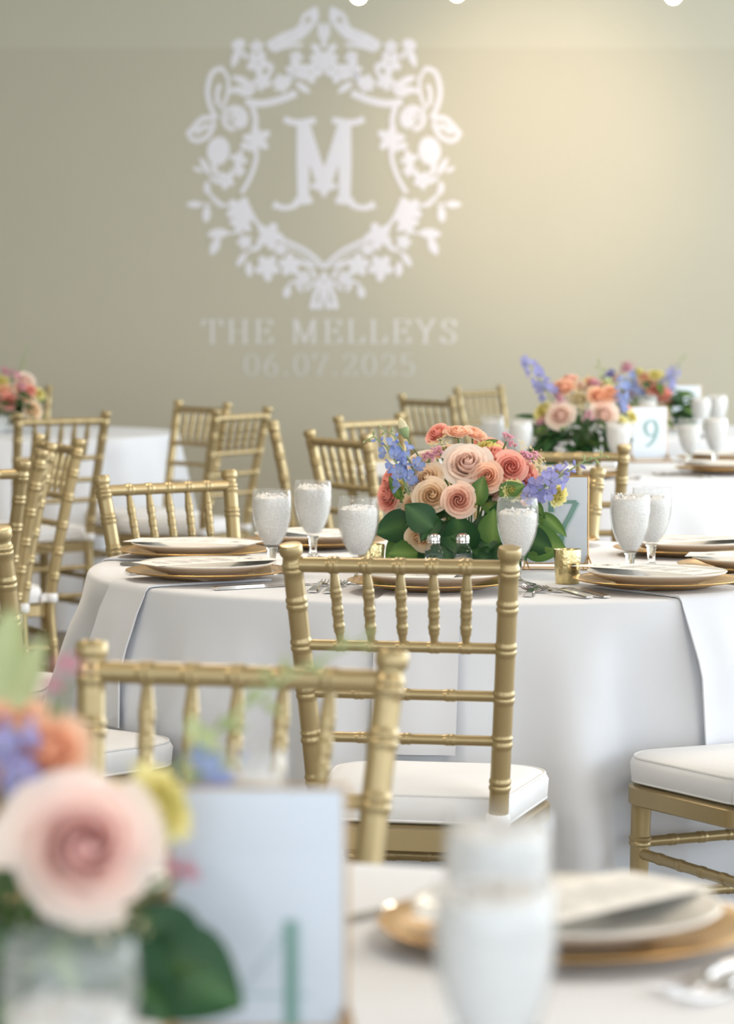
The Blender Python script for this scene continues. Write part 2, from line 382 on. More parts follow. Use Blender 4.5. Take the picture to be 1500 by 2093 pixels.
def make_chair():
    t = empty('ballroom_chair')
    o = MB(); top = [[(x, y, z) for x, y in round_outline(i)] for z, i in ((.408, .006), (.411, .002), (.440, .002), (.444, .008))]
    # rear of the frame reaches the posts
    o.loft(top); sf = o.build('seat_frame', 'gold_paint', t)
    o = MB(); o.box(-.15, .15, -.197, -.165, .408, .443); o.build('rear_apron', 'gold_paint', t, smooth=False)
    cu = MB(); lp = []
    for z, i in ((.446, .020), (.449, .011), (.456, .006), (.483, .004), (.492, .008), (.4965, .014)):
        lp.append([(x, y, z) for x, y in round_outline(i)])
    for k, (q, z) in enumerate(((.9, .5005), (.72, .504), (.45, .5065), (.2, .5075))):
        base = round_outline(.014); lp.append([(x * q, (y - .01) * q + .01, z) for x, y in base])
    cu.loft(lp); cu = cu.build('cushion', 'cushion', t, angle=60)
    pp = MB(); pp.tube([(x, y, .4945) for x, y in round_outline(.0105)], .0028, 6, closed=True); pp.build('piping', 'piping', cu)
    pp = MB(); pp.tube([(x, y, .452) for x, y in round_outline(.0075)], .0022, 6, closed=True); pp.build('piping', 'piping', cu)
    for s in (-1, 1):
        st = MB(); px, py = post_xy(.462); st.lathe([(.0175, 0), (.0205, .004), (.0205, .022), (.0175, .026)], 14, (s * px, py, .449)); st.box(s * px - .013, s * px + .013, py, -.16, .452, .472)
        st.build('strap', 'cushion', cu)
    for s in (-1, 1):
        st = []
        for z in [0, .05, .1, .15, .2, .25, .3, .35, .4, .43, .47, .50, .55, .60, .63, .68, .72, .78, .80, .86]: st.append((z, 1))
        for zc in (.105, .21, .33, .524, .597, .672, .752, .822):
            for q, k in ((-.0145, 1), (-.0105, 1), (-.0075, 1.11), (-.003, 1.11), (0, 1.02), (.003, 1.11), (.0075, 1.11), (.0105, 1), (.0145, 1)): st.append((zc + q, k))
        st += [(.871, 1), (.873, 1.10), (.878, 1.10), (.880, 1.02), (.882, 1.10), (.887, 1.10), (.889, 1.0), (.895, .93), (.899, .93), (.903, 1.13), (.907, 1.17), (.916, 1.17), (.9195, 1.08), (.9205, .7)]
        st = sorted(st); out = []
        for z, k in st:
            if out and z - out[-1][0] < .0008: continue
            out.append((z, k))
        p = MB(); p.tube([(s * post_xy(z)[0], post_xy(z)[1], z) for z, k in out], [(.0165 - .0035 * max(0, (.43 - z) / .43)) * k for z, k in out], 14)
        p.build('back_post', 'gold_paint', t)
    def rail(z, r, rings, nm):
        x, y = post_xy(z); p = MB(); bamboo(p, (-x + .012, y, z), (x - .012, y, z), r, rings, n=12); p.build(nm, 'gold_paint', t)
    fr = [.17, .335, .50, .665, .83]
    rail(.886, .0128, fr, 'top_rail'); rail(.752, .0092, fr, 'back_rail'); rail(.672, .0092, [.25, .5, .75], 'back_rail'); rail(.597, .0088, [.25, .5, .75], 'back_rail')
    xt, yt = post_xy(.886); xb, yb = post_xy(.752)
    for f in fr:
        p = MB(); k = f * 2 - 1
        bamboo(p, (k * (xt - .012), yt, .880), (k * (xb - .012), yb, .756), .0088, [.33, .57, .80], taper=lambda u: .62 + .38 * min(1, min(u, 1 - u) / .22), n=9)
        p.build('spindle', 'gold_paint', t)
    for s in (-1, 1):
        p = MB(); st = [(.0, .78), (.41, 1)]
        out = []
        bamboo(p, (s * .158, .157, .412), (s * .165, .170, 0), .0175, [.18, .42, .68], taper=lambda u: 1.08 - .3 * u, n=14, bead=1.16)
        p.build('front_leg', 'gold_paint', t)
        for z in (.315, .215):
            xx, yy = post_xy(z); p = MB(); bamboo(p, (s * .160, .158, z), (s * xx, yy + .01, z), .0098, [.2, .4, .6, .8], n=10); p.build('stretcher', 'gold_paint', t)
    for z in (.335, .235):
        p = MB(); bamboo(p, (-.155, .159, z), (.155, .159, z), .0098, [.2, .4, .6, .8], n=10); p.build('stretcher', 'gold_paint', t)
    for z in (.35, .25):
        xx, yy = post_xy(z); p = MB(); bamboo(p, (-xx + .01, yy, z), (xx - .01, yy, z), .0098, [.2, .4, .6, .8], n=10); p.build('stretcher', 'gold_paint', t)
    return t
chair_proto = None
def chair(bx, by, rz_deg, label, from_seat=False):
    """bx, by: middle of the top rail on the plan (or the seat centre)"""
    global chair_proto
    rz = math.radians(rz_deg)
    if chair_proto is None: chair_proto = make_chair(); c = chair_proto
    else: c = copy_tree(chair_proto)
    f = Vector((-math.sin(rz), math.cos(rz)))
    p = Vector((bx, by)) + (f * 0 if from_seat else f * .27)
    c.location = (p.x, p.y, 0); c.rotation_euler = (0, 0, rz)
    tag(c, label, 'chair', 'gold ballroom chairs with white cushions'); return c
chair(.053, 4.885, -11, 'sharp gold ballroom chair in the middle, seen from behind, white seat cushion')
chair(-.146, 3.439, 165, 'blurred gold ballroom chair across the foreground table, nearest of all chairs')
chair(-.46, 6.97, 219, 'gold chair facing us beyond the two plates at the left of the sharp table')
chair(.37, 7.2, 168, 'gold chair hidden behind the number 7 card, only one post showing')
chair(.707, 5.372, 25, 'gold chair cut by the right edge, white cushion and front leg showing', True)
chair(-.605, 5.60, -39, 'gold chair cut by the left edge whose white cushion shows behind the blurred chair', True)
chair(-.875, 6.5, -95, 'chair at the left edge of which only a corner of white cushion shows', True)
chair(-1.02, 7.47, 25, 'gold chair at the left edge with its top rail running out of the picture')
chair(-.88, 8.28, 92, 'gold chair at the left seen edge-on, its posts in one line')
chair(-.908, 8.9, 115, 'gold chair at the left with closely spaced spindles, turned away to the left')
chair(-1.093, 10.88, 35, 'gold chair standing in front of the bare back table at left')
chair(-1.69, 14.42, 180, 'gold chair behind the flowers of the left back table')
chair(-.655, 12.05, 126, 'gold chair against the wall right of the left back table, the left one of two')
chair(-.468, 11.32, 60, 'gold chair against the wall right of the left back table, the right one of two')
chair(-.303, 9.9, -88, 'single gold chair post seen edge-on above the ice goblets')
chair(-.088, 9.21, -61, 'gold chair left of the middle bouquet, its dark slatted back turned sideways')
chair(.01, 10.65, 233, 'gold chair with pale spindles just behind the sideways chair left of the bouquet')
chair(.254, 12.9, -55, 'greyish gold chair near the wall above the middle bouquet, left of another')
chair(.53, 14.3, 233, 'pale gold chair nearest the wall above the middle bouquet')
chair(.53, 8.38, -4, 'gold chair in front of the number 9 table, behind the middle bouquet')

# ------------------------------------------------------------------ table settings
def make_charger():
    b = MB(); b.lathe([(.085, .0), (.100, .0015), (.112, .006), (.150, .0125), (.161, .0155), (.163, .0168), (.161, .0178), (.149, .0150), (.113, .0088), (.104, .0048), (.095, .004), (.02, .004)], 72)
    return b.mesh('charger_plate')
def make_plate():
    b = MB(); b.lathe([(.070, 0), (.078, .0005), (.080, .004), (.105, .012), (.130, .0225), (.1345, .0262), (.1335, .0278), (.128, .0262), (.103, .0165), (.082, .0092), (.06, .008), (.01, .008)], 64)
    return b.mesh('dinner_plate')
ME_CH, ME_PL = make_charger(), make_plate()
ME_CH.materials.append(M['charger']); ME_PL.materials.append(M['china'])
def make_fork():
    b = MB()
    b.strip([(-.100, 0, .0085, .0015, .003), (-.095, 0, .0105, .0020, .003), (-.06, 0, .0085, .005, .003), (-.02, 0, .0045, .008, .0034), (.015, 0, .0034, .0085, .0034), (.030, 0, .0055, .0065, .0028), (.038, 0, .0115, .0035, .0022), (.050, 0, .0130, .0016, .0018)])
    for k in range(4):
        x = -.0105 + .007 * k
        b.strip([(.0495, x, .0024, .0016, .0018), (.065, x, .0021, .0018, .0017), (.085, x, .0018, .0042, .0016), (.096, x * .97, .0010, .0075, .0012)])
    return b.mesh('fork', True, 50)
def make_knife():
    b = MB()
    b.strip([(-.11, 0, .0080, .0005, .005), (-.104, 0, .0095, .0003, .0065), (-.06, 0, .0080, .0003, .0065), (-.012, 0, .0058, .0006, .0058), (-.004, 0, .0068, .0006, .0060), (.0, 0, .0055, .001, .004), (.012, .0005, .0085, .0012, .0020), (.08, .0005, .0090, .0012, .0016), (.108, -.0015, .0065, .0012, .0012), (.118, -.005, .0015, .0012, .0010)])
    return b.mesh('knife', True, 50)
ME_FORK, ME_KNIFE = make_fork(), make_knife()
ME_FORK.materials.append(M['steel']); ME_KNIFE.materials.append(M['steel'])
def make_menu():
    """card 108 x 270 mm lying flat, gently bowed: top end at +y"""
    b = MB(); n = 14; vs = []; fs = []
    z = lambda y: .0012 * math.cos(y / .135 * 1.5)
    for j in range(n + 1):
        y = -.1425 + .285 * j / n
        vs += [(-.054, y, z(y)), (.054, y, z(y)), (.054, y, z(y) + .0006), (-.054, y, z(y) + .0006)]
    for j in range(n):
        for i in range(4):
            k = (i + 1) % 4; fs.append((4 * j + i, 4 * j + k, 4 * j + 4 + k, 4 * j + 4 + i))
    fs += [(3, 2, 1, 0), tuple(4 * n + i for i in range(4))]
    b.add(vs, fs); card = b.mesh('menu_card', False)
    p = MB(); rnd = random.Random(3); e = .0009
    def q(x0, x1, y0, y1): p.add([(x0, y0, z(y0) + e), (x1, y0, z(y0) + e), (x1, y1, z(y1) + e), (x0, y1, z(y1) + e)], [(0, 1, 2, 3)])
    y = .045
    while y > -.12:
        wd = rnd.uniform(.018, .042); x = -wd
        while x < wd - .004:
            l = rnd.uniform(.004, .010); q(x, min(x + l, wd), y, y + .0024); x += l + .0022
        y -= rnd.choice((.0062, .0062, .0125))
    lines = p.mesh('printed_lines', False)
    p = MB(); zz = lambda x, y: (x, y, z(y) + e)
    cy = .095                                      # monogram: letter between two sprays
    def line(pts, h):
        for (x0, y0), (x1, y1) in zip(pts, pts[1:]):
            d = Vector((x1 - x0, y1 - y0)).normalized(); nx, ny = -d.y * h, d.x * h
            p.add([zz(x0 + nx, y0 + ny), zz(x1 + nx, y1 + ny), zz(x1 - nx, y1 - ny), zz(x0 - nx, y0 - ny)], [(0, 3, 2, 1)])
    line([(-.0075, cy - .008), (-.0075, cy + .008)], .0016); line([(.0075, cy - .008), (.0075, cy + .008)], .0016)
    line([(-.0075, cy + .008), (0, cy - .005), (.0075, cy + .008)], .0012)
    for s in (-1, 1):
        line([(s * .0075 - .004, cy - .0085), (s * .0075 + .004, cy - .0085)], .0006); line([(s * .0075 - .004, cy + .0085), (s * .0075 + .004, cy + .0085)], .0006)
        line([(s * .030 * math.cos(a), cy + .020 * math.sin(a)) for a in [-1.2 + .3 * i for i in range(9)]], .0007)
    mono = p.mesh('printed_monogram', False)
    return card, lines, mono
ME_MENU, ME_LINES, ME_MONO = make_menu()
def make_napkin(cl, ang, r0, label, halfw=.078, drop=.25, two=True):
    b = MB(); nu, loops = 12, []
    path = []
    for q in range(6): path.append((r0 + (R_T - .012 - r0) * q / 5, TZ + .0015))
    for q in (30, 60, 85): path.append((R_T - .010 + .020 * math.sin(math.radians(q)), TZ - .018 + .0205 * math.cos(math.radians(q))))
    for q in range(1, 9): path.append((None, TZ - .018 - drop * q / 8))
    hanging_r = {}
    vs, fs = [], []
    m = len(path)
    for layer in (0, 1):
        for j, (r, z) in enumerate(path):
            for i in range(nu + 1):
                u = -1 + 2 * i / nu
                if r is None: rr = max(cl.r(ang + uu * halfw / R_T, z) for uu in [q_ / 10 for q_ in range(-11, 12)]) + .008 + .002 * math.cos(u * 5)
                else: rr = r
                off = .004 * layer
                skew = 1 + .04 * (z - TZ)
                x = u * halfw * skew
                if r is None: rr += off
                zz = z + (off if r is not None else 0)
                c, s = math.cos(ang), math.sin(ang)
                vs.append((c * rr - s * x, s * rr + c * x, zz))
    W = nu + 1
    for j in range(m - 1):
        for i in range(nu):
            a = j * W + i; fs.append((a, a + W, a + W + 1, a + 1)); o = m * W; fs.append((o + a, o + a + 1, o + a + W + 1, o + a + W))
    o = m * W
    for j in range(m - 1):
        for i in (0, nu):
            a = j * W + i; f = (a, a + W, o + a + W, o + a); fs.append(f if i else f[::-1])
    for j in (0, m - 1):
        for i in range(nu):
            a = j * W + i; fs.append((a, a + 1, o + a + 1, o + a) if j else (a, o + a, o + a + 1, a + 1))
    b.add(vs, fs); n = b.build('napkin', 'napkin', angle=60); n.location = (cl.cx, cl.cy, 0)
    hem = MB()
    tag(n, label, 'napkin', 'folded white napkins'); return n
def setting(cl, x, y, where, napkin=True, menu=True, menu_rot=0.0, cut=True, prints=True, menu_shift=0.0):
    dx, dy = x - cl.cx, y - cl.cy; a = math.atan2(dy, dx); ra = math.hypot(dx, dy)
    z = TZ + .001
    if napkin: z = TZ + .0062; make_napkin(cl, a, ra - .10, 'folded white napkin hanging over the table edge ' + where)
    c = link('charger_plate', ME_CH); c.location = (x, y, z); tag(c, 'round gold charger ' + where, 'charger plate', 'gold chargers')
    p = link('dinner_plate', ME_PL); p.location = (x, y, z + .0045); tag(p, 'cream-white dinner plate on the gold charger ' + where, 'plate', 'white dinner plates')
    if menu:
        m = link('menu_card', ME_MENU, 'paper'); m.location = (x - math.cos(a) * menu_shift, y - math.sin(a) * menu_shift, z + .0045 + .0282)
        m.rotation_euler = (0, 0, a + PI / 2 + menu_rot)
        tag(m, 'white printed menu card lying on the plate ' + where, 'menu card', 'menu cards')
        if prints: link('printed_lines', ME_LINES, 'ink_light', m); link('printed_monogram', ME_MONO, 'ink', m)
    if cut:
        lf = Vector((math.sin(a), -math.cos(a))); rad = Vector((math.cos(a), math.sin(a)))
        for k, (off, nm, me) in enumerate(((.190, 'fork', ME_FORK), (.222, 'fork', ME_FORK), (-.190, 'knife', ME_KNIFE))):
            if cut == 'left' and k == 2 or cut == 'right' and k < 2: continue
            q = Vector((cl.cx, cl.cy)) + rad * (ra - .02 + (.0 if k != 1 else -.012)) + lf * off
            # keep the handle on the table
            while (q + rad * .105 - Vector((cl.cx, cl.cy))).length > R_T - .02: q -= rad * .005
            f = link(nm, me); f.location = (q.x, q.y, TZ + .001); f.rotation_euler = (0, 0, a + PI / 2)
            lab = {0: 'inner steel fork beside the charger ', 1: 'outer steel fork of the pair ', 2: 'steel knife beside the charger '}[k]
            tag(f, lab + where, nm, 'steel cutlery')
    return a
setting(cloth_a, .125, 5.757, 'behind the middle chair back')
setting(cloth_a, -.315, 5.985, 'at front left of the sharp table')
setting(cloth_a, -.371, 6.482, 'before the facing chair on the sharp table', menu_shift=-.0)
setting(cloth_a, -.120, 6.81, 'behind the two left goblets', napkin=False, cut=False)
setting(cloth_a, .556, 5.792, 'at front right near the gold votive', menu_rot=.25, menu_shift=.03)
setting(cloth_a, .797, 6.18, 'cut by the right edge, sharp table', napkin=False, cut='left')
setting(cloth_a, .70, 6.60, 'behind the right pair of goblets', napkin=False, cut='left')
setting(cloth_a, .36, 6.87, 'hidden behind the number 7 card', napkin=False, cut=False)
setting(cloth_f, .172, 2.585, 'in the blurred right foreground', napkin=False)
setting(cloth_f, -.2, 2.78, 'hidden behind the blurred foreground card', napkin=False, cut=False)
setting(cloth_9, 1.15, 9.74, 'front right on the number 9 table', cut='left', prints=False)
setting(cloth_9, 1.235, 10.5, 'far right on the number 9 table', napkin=False, cut=False, prints=False)
setting(cloth_9, .66, 9.52, 'middle front on the number 9 table', napkin=False, cut='right', prints=False)
setting(cloth_11, 1.78, 12.6, 'on the farthest table', napkin=False, cut=False, prints=False)

# ------------------------------------------------------------------ goblets
def goblet_proto():
    t = empty('water_goblet')
    b = MB(); b.lathe([(.036, 0), (.0375, .0012), (.037, .003), (.026, .0055), (.012, .010), (.0085, .016)], 32); b.build('foot', 'solid_glass', t)
    b = MB(); b.lathe([(.0085, .0162), (.0078, .026), (.0085, .036), (.0100, .046), (.0122, .052)], 24); b.build('stem', 'solid_glass', t)
    outer = [(.0122, .0522), (.0165, .058), (.0235, .068), (.0305, .082), (.0362, .098), (.0398, .116), (.0412, .134), (.0408, .152), (.0388, .170)]
    inner = [(max(.002, r - .0016), z + (.004 if i == 0 else .0008)) for i, (r, z) in enumerate(outer)]
    inner[-1] = (.0374, .170)
    b = MB(); b.lathe(outer + [(.0381, .1708)] + inner[::-1], 40, cap0=True, cap1=True); b.build('bowl', 'glass', t)
    return t, inner
GOB, G_IN = goblet_proto()
def ice_mesh(seed, lev):
    rnd = random.Random(seed); b = MB(); prof = []
    def rr(z):
        for (r0, z0), (r1, z1) in zip(G_IN, G_IN[1:]):
            if z0 <= z <= z1: return r0 + (r1 - r0) * (z - z0) / (z1 - z0)
        return G_IN[-1][0]
    zs = [.0585, .065, .072, .082, .094, .106, .118, .130, .140, .148, .156]
    prof = [(rr(z) - .0012, z) for z in zs if z < lev - .004] + [(rr(lev) - .0014, lev)]
    n = 36; loops = []
    for r, z in prof: loops.append([((r - rnd.uniform(0, .0007)) * math.cos(2 * PI * i / n), (r - rnd.uniform(0, .0007)) * math.sin(2 * PI * i / n), z) for i in range(n)])
    for q in (.85, .68, .5, .3, .12):
        loops.append([(prof[-1][0] * q * math.cos(2 * PI * i / n), prof[-1][0] * q * math.sin(2 * PI * i / n), lev + rnd.uniform(-.002, .007) + .004 * (1 - q)) for i in range(n)])
    b.loft(loops)
    for k in range(34):                           # loose shards on top
        a = rnd.uniform(0, 6.28); q = math.sqrt(rnd.random()) * .85 * prof[-1][0]; s = rnd.uniform(.002, .0048)
        c = Vector((q * math.cos(a), q * math.sin(a), lev + rnd.uniform(0, .008)))
        ax = [Vector((rnd.gauss(0, 1), rnd.gauss(0, 1), rnd.gauss(0, 1))).normalized() * s * rnd.uniform(.7, 1.3) for _ in range(6)]
        vs = [c + Vector((s, 0, 0)) + ax[0] * .3, c - Vector((s, 0, 0)) + ax[1] * .3, c + Vector((0, s, 0)) + ax[2] * .3, c - Vector((0, s, 0)) + ax[3] * .3, c + Vector((0, 0, s)) + ax[4] * .3, c - Vector((0, 0, s)) + ax[5] * .3]
        b.add(vs, [(0, 2, 4), (2, 1, 4), (1, 3, 4), (3, 0, 4), (2, 0, 5), (1, 2, 5), (3, 1, 5), (0, 3, 5)])
    return b.mesh('crushed_ice', True, 50)
ICE = [ice_mesh(1, .140), ice_mesh(2, .153), ice_mesh(3, .146), ice_mesh(4, .161)]
ICE_LOW = ice_mesh(5, .124)
gob_used = [False]
def goblet(x, y, label, ice=0, low=False):
    if not gob_used[0]: g = GOB; gob_used[0] = True
    else:
        g = GOB.copy(); COL.objects.link(g)
        for k in [c for c in GOB.children if c.name.split('.')[0] != 'crushed_ice']:
            c = k.copy(); COL.objects.link(c); c.parent = g
    g.location = (x, y, TZ + .0005); g.rotation_euler = (0, 0, ice * 1.3)
    i = link('crushed_ice', ICE_LOW if low else ICE[ice % 4], 'ice', g); i['kind'] = 'stuff'
    tag(g, label, 'goblet', 'water goblets filled with crushed ice'); return g
goblet(-.193, 6.15, 'stemmed goblet of crushed ice, leftmost on the sharp table', 1)
goblet(-.115, 6.46, 'stemmed goblet of crushed ice set farther back, second from left', 1)
goblet(-.017, 5.915, 'stemmed goblet of crushed ice left of the bouquet, behind the chair rail', 2)
goblet(.2925, 5.88, 'stemmed goblet of crushed ice standing in front of the bouquet', 0)
goblet(.523, 6.01, 'goblet heaped with crushed ice, front one of the right pair', 3)
goblet(.585, 6.22, 'goblet of ice water with clear rim, rear one of the right pair', 2)
goblet(.0975, 2.235, 'large blurred goblet of ice in the right foreground', 1)
goblet(-.177, 1.782, 'blurred goblet rim at the bottom left corner', 2, True)
goblet(.0835, 1.955, 'nearest blurred goblet of ice, overlapping the large one in the right foreground', 3)
goblet(-.108, 2.55, 'blurred goblet standing behind the foreground card', 0)
goblet(.805, 9.69, 'blurred goblet between the rear bouquet and the number 9 card', 1)
goblet(1.06, 9.96, 'blurred goblet on the number 9 table, left one of the pair', 0)
goblet(1.155, 10.04, 'blurred goblet on the number 9 table, right one of the pair', 3)
goblet(.425, 10.25, 'blurred goblet left of the rear bouquet, the left one', 2)
goblet(.500, 9.87, 'blurred goblet left of the rear bouquet, the right one', 1)
goblet(1.15, 12.45, 'blurred white goblet before the farthest bouquet', 0)
goblet(1.36, 12.35, 'blurred goblet on the farthest table, left of the last one', 1)
goblet(1.445, 12.5, 'blurred goblet on the farthest table, the last at right', 3)

# ------------------------------------------------------------------ lettering
def crv(pts, n=8):
    """smooth closed-less curve through points (Catmull-Rom)"""
    out = []
    P = [pts[0]] + list(pts) + [pts[-1]]
    for i in range(1, len(P) - 2):
        p0, p1, p2, p3 = P[i - 1:i + 3]
        for k in range(n):
            t = k / n
            out.append(tuple(.5 * (2 * p1[c] + (p2[c] - p0[c]) * t + (2 * p0[c] - 5 * p1[c] + 4 * p2[c] - p3[c]) * t * t + (3 * p1[c] - p0[c] - 3 * p2[c] + p3[c]) * t ** 3) for c in (0, 1)))
    return out + [tuple(pts[-1])]
def oval(cx, cy, rx, ry, n=28): return [(cx + rx * math.cos(2 * PI * i / n + PI / 2), cy + ry * math.sin(2 * PI * i / n + PI / 2)) for i in range(n)]
sf = lambda x, y, h=.16: [(x - h, y), (x + h, y)]
GL = {
 'T': (.86, [[(.04, .97), (.82, .97)], [(.43, 0), (.43, .97)], sf(.43, .02), [(.05, .97), (.05, .74)], [(.81, .97), (.81, .74)]]),
 'H': (.96, [[(.2, 0), (.2, 1)], [(.76, 0), (.76, 1)], [(.2, .5), (.76, .5)], sf(.2, .02), sf(.2, .98), sf(.76, .02), sf(.76, .98)]),
 'E': (.82, [[(.2, 0), (.2, 1)], [(.05, .97), (.74, .97)], [(.2, .52), (.58, .52)], [(.05, .03), (.76, .03)], [(.73, .97), (.73, .76)], [(.57, .62), (.57, .42)], [(.75, .03), (.75, .26)]]),
 'M': (1.14, [[(.17, 0), (.17, .97)], [(.2, 1), (.56, .03)], [(.56, .03), (.92, .97)], [(.94, 0), (.94, 1)], sf(.17, .02, .12), sf(.94, .02), [(.05, .98), (.22, .98)], sf(.97, .98, .12)]),
 'L': (.78, [[(.2, 0), (.2, 1)], sf(.2, .98), [(.05, .03), (.72, .03)], [(.71, .03), (.71, .28)]]),
 'Y': (.88, [[(.12, 1), (.44, .46)], [(.78, .98), (.46, .46)], [(.45, 0), (.45, .48)], sf(.45, .02), sf(.14, .98), sf(.77, .98, .12)]),
 'S': (.74, [crv([(.62, .78), (.5, .95), (.3, .97), (.14, .8), (.24, .61), (.5, .46), (.62, .26), (.5, .06), (.28, .02), (.1, .2)]), [(.63, .95), (.63, .72)], [(.1, .05), (.1, .28)]]),
 '0': (.76, ['O', oval(.38, .5, .27, .48)]),
 '6': (.74, [crv([(.56, .98), (.34, .84), (.16, .56), (.12, .32), (.22, .06), (.38, .01), (.56, .12), (.6, .31), (.5, .52), (.36, .58), (.2, .5), (.13, .34)])]),
 '9': (.74, [crv([(.18, .02), (.4, .16), (.58, .44), (.62, .68), (.52, .94), (.36, .99), (.18, .88), (.14, .69), (.24, .48), (.38, .42), (.54, .5), (.61, .66)])]),
 '7': (.72, [[(.08, .95), (.66, .95)], crv([(.66, .95), (.5, .62), (.36, .34), (.31, 0)]), [(.09, .97), (.09, .72)]]),
 '2': (.74, [crv([(.12, .72), (.2, .92), (.38, .98), (.57, .86), (.58, .68), (.44, .44), (.1, .05)]), [(.08, .05), (.64, .05)], [(.64, .03), (.64, .24)]]),
 '5': (.74, [[(.17, .94), (.6, .94)], [(.17, .97), (.17, .52)], crv([(.17, .52), (.36, .62), (.56, .5), (.61, .3), (.5, .06), (.3, .01), (.1, .16)])]),
 '4': (.78, [[(.54, 0), (.54, 1)], ('thin', [(.54, .98), (.05, .3)]), [(.04, .3), (.72, .3)], sf(.54, .02)]),
 '1': (.5, [[(.26, 0), (.26, 1)], sf(.26, .02), [(.26, .97), (.08, .84)]]),
 '.': (.36, ['D']), ' ': (.42, [])}
def glyph(b, ch, x0, z0, h, wfac=1.0, thick=.088, thin=.026, y0=None, y1=0.0):
    wd, st = GL[ch]
    hw = lambda t: (thin + (thick - thin) * abs(t.y) ** 1.5) * h * .8
    T = lambda p: (x0 + p[0] * h * wfac, z0 + p[1] * h)
    closed = False
    for s_ in st:
        if s_ == 'O': closed = True; continue
        if s_ == 'D': b.plate2d([(x0 + (.18 + .085 * math.cos(-a * .5236)) * h, z0 + (.09 + .085 * math.sin(-a * .5236)) * h) for a in range(12)][::-1], y0, y1); continue
        if s_[0] == 'thin': b.stroke2d([T(p) for p in s_[1]], thin * h * .8, y0, y1); continue
        b.stroke2d([T(p) for p in s_], hw, y0, y1, closed)
    return wd * h * wfac
def text_width(t, h, sp, wf=1.0): return sum(GL[c][0] * h * wf + sp for c in t) - sp
def wall_text(t, px0, px1, pyt, pyb, m, name, label):  # lettering of light, built as pale flat glyphs; brightness is in the material
    a, c = at(px0, pyb, WALL_Y), at(px1, pyt, WALL_Y)
    h = c.z - a.z; tot = c.x - a.x; base = text_width(t, h, 0); wf = 1.0; sp = (tot - base) / (len(t) - 1)
    root = empty(name, (a.x, WALL_Y - .0014, a.z)); x = 0
    for ch in t:
        if ch != ' ':
            b = MB(); wd = glyph(b, ch, 0, 0, h); o = b.build('numeral' if ch.isdigit() else ('dot' if ch == '.' else 'letter'), m, root, smooth=False); o.location = (x, 0, 0)
            x += wd + sp
        else: x += GL[' '][0] * h + sp
    tag(root, label, 'projection'); return root

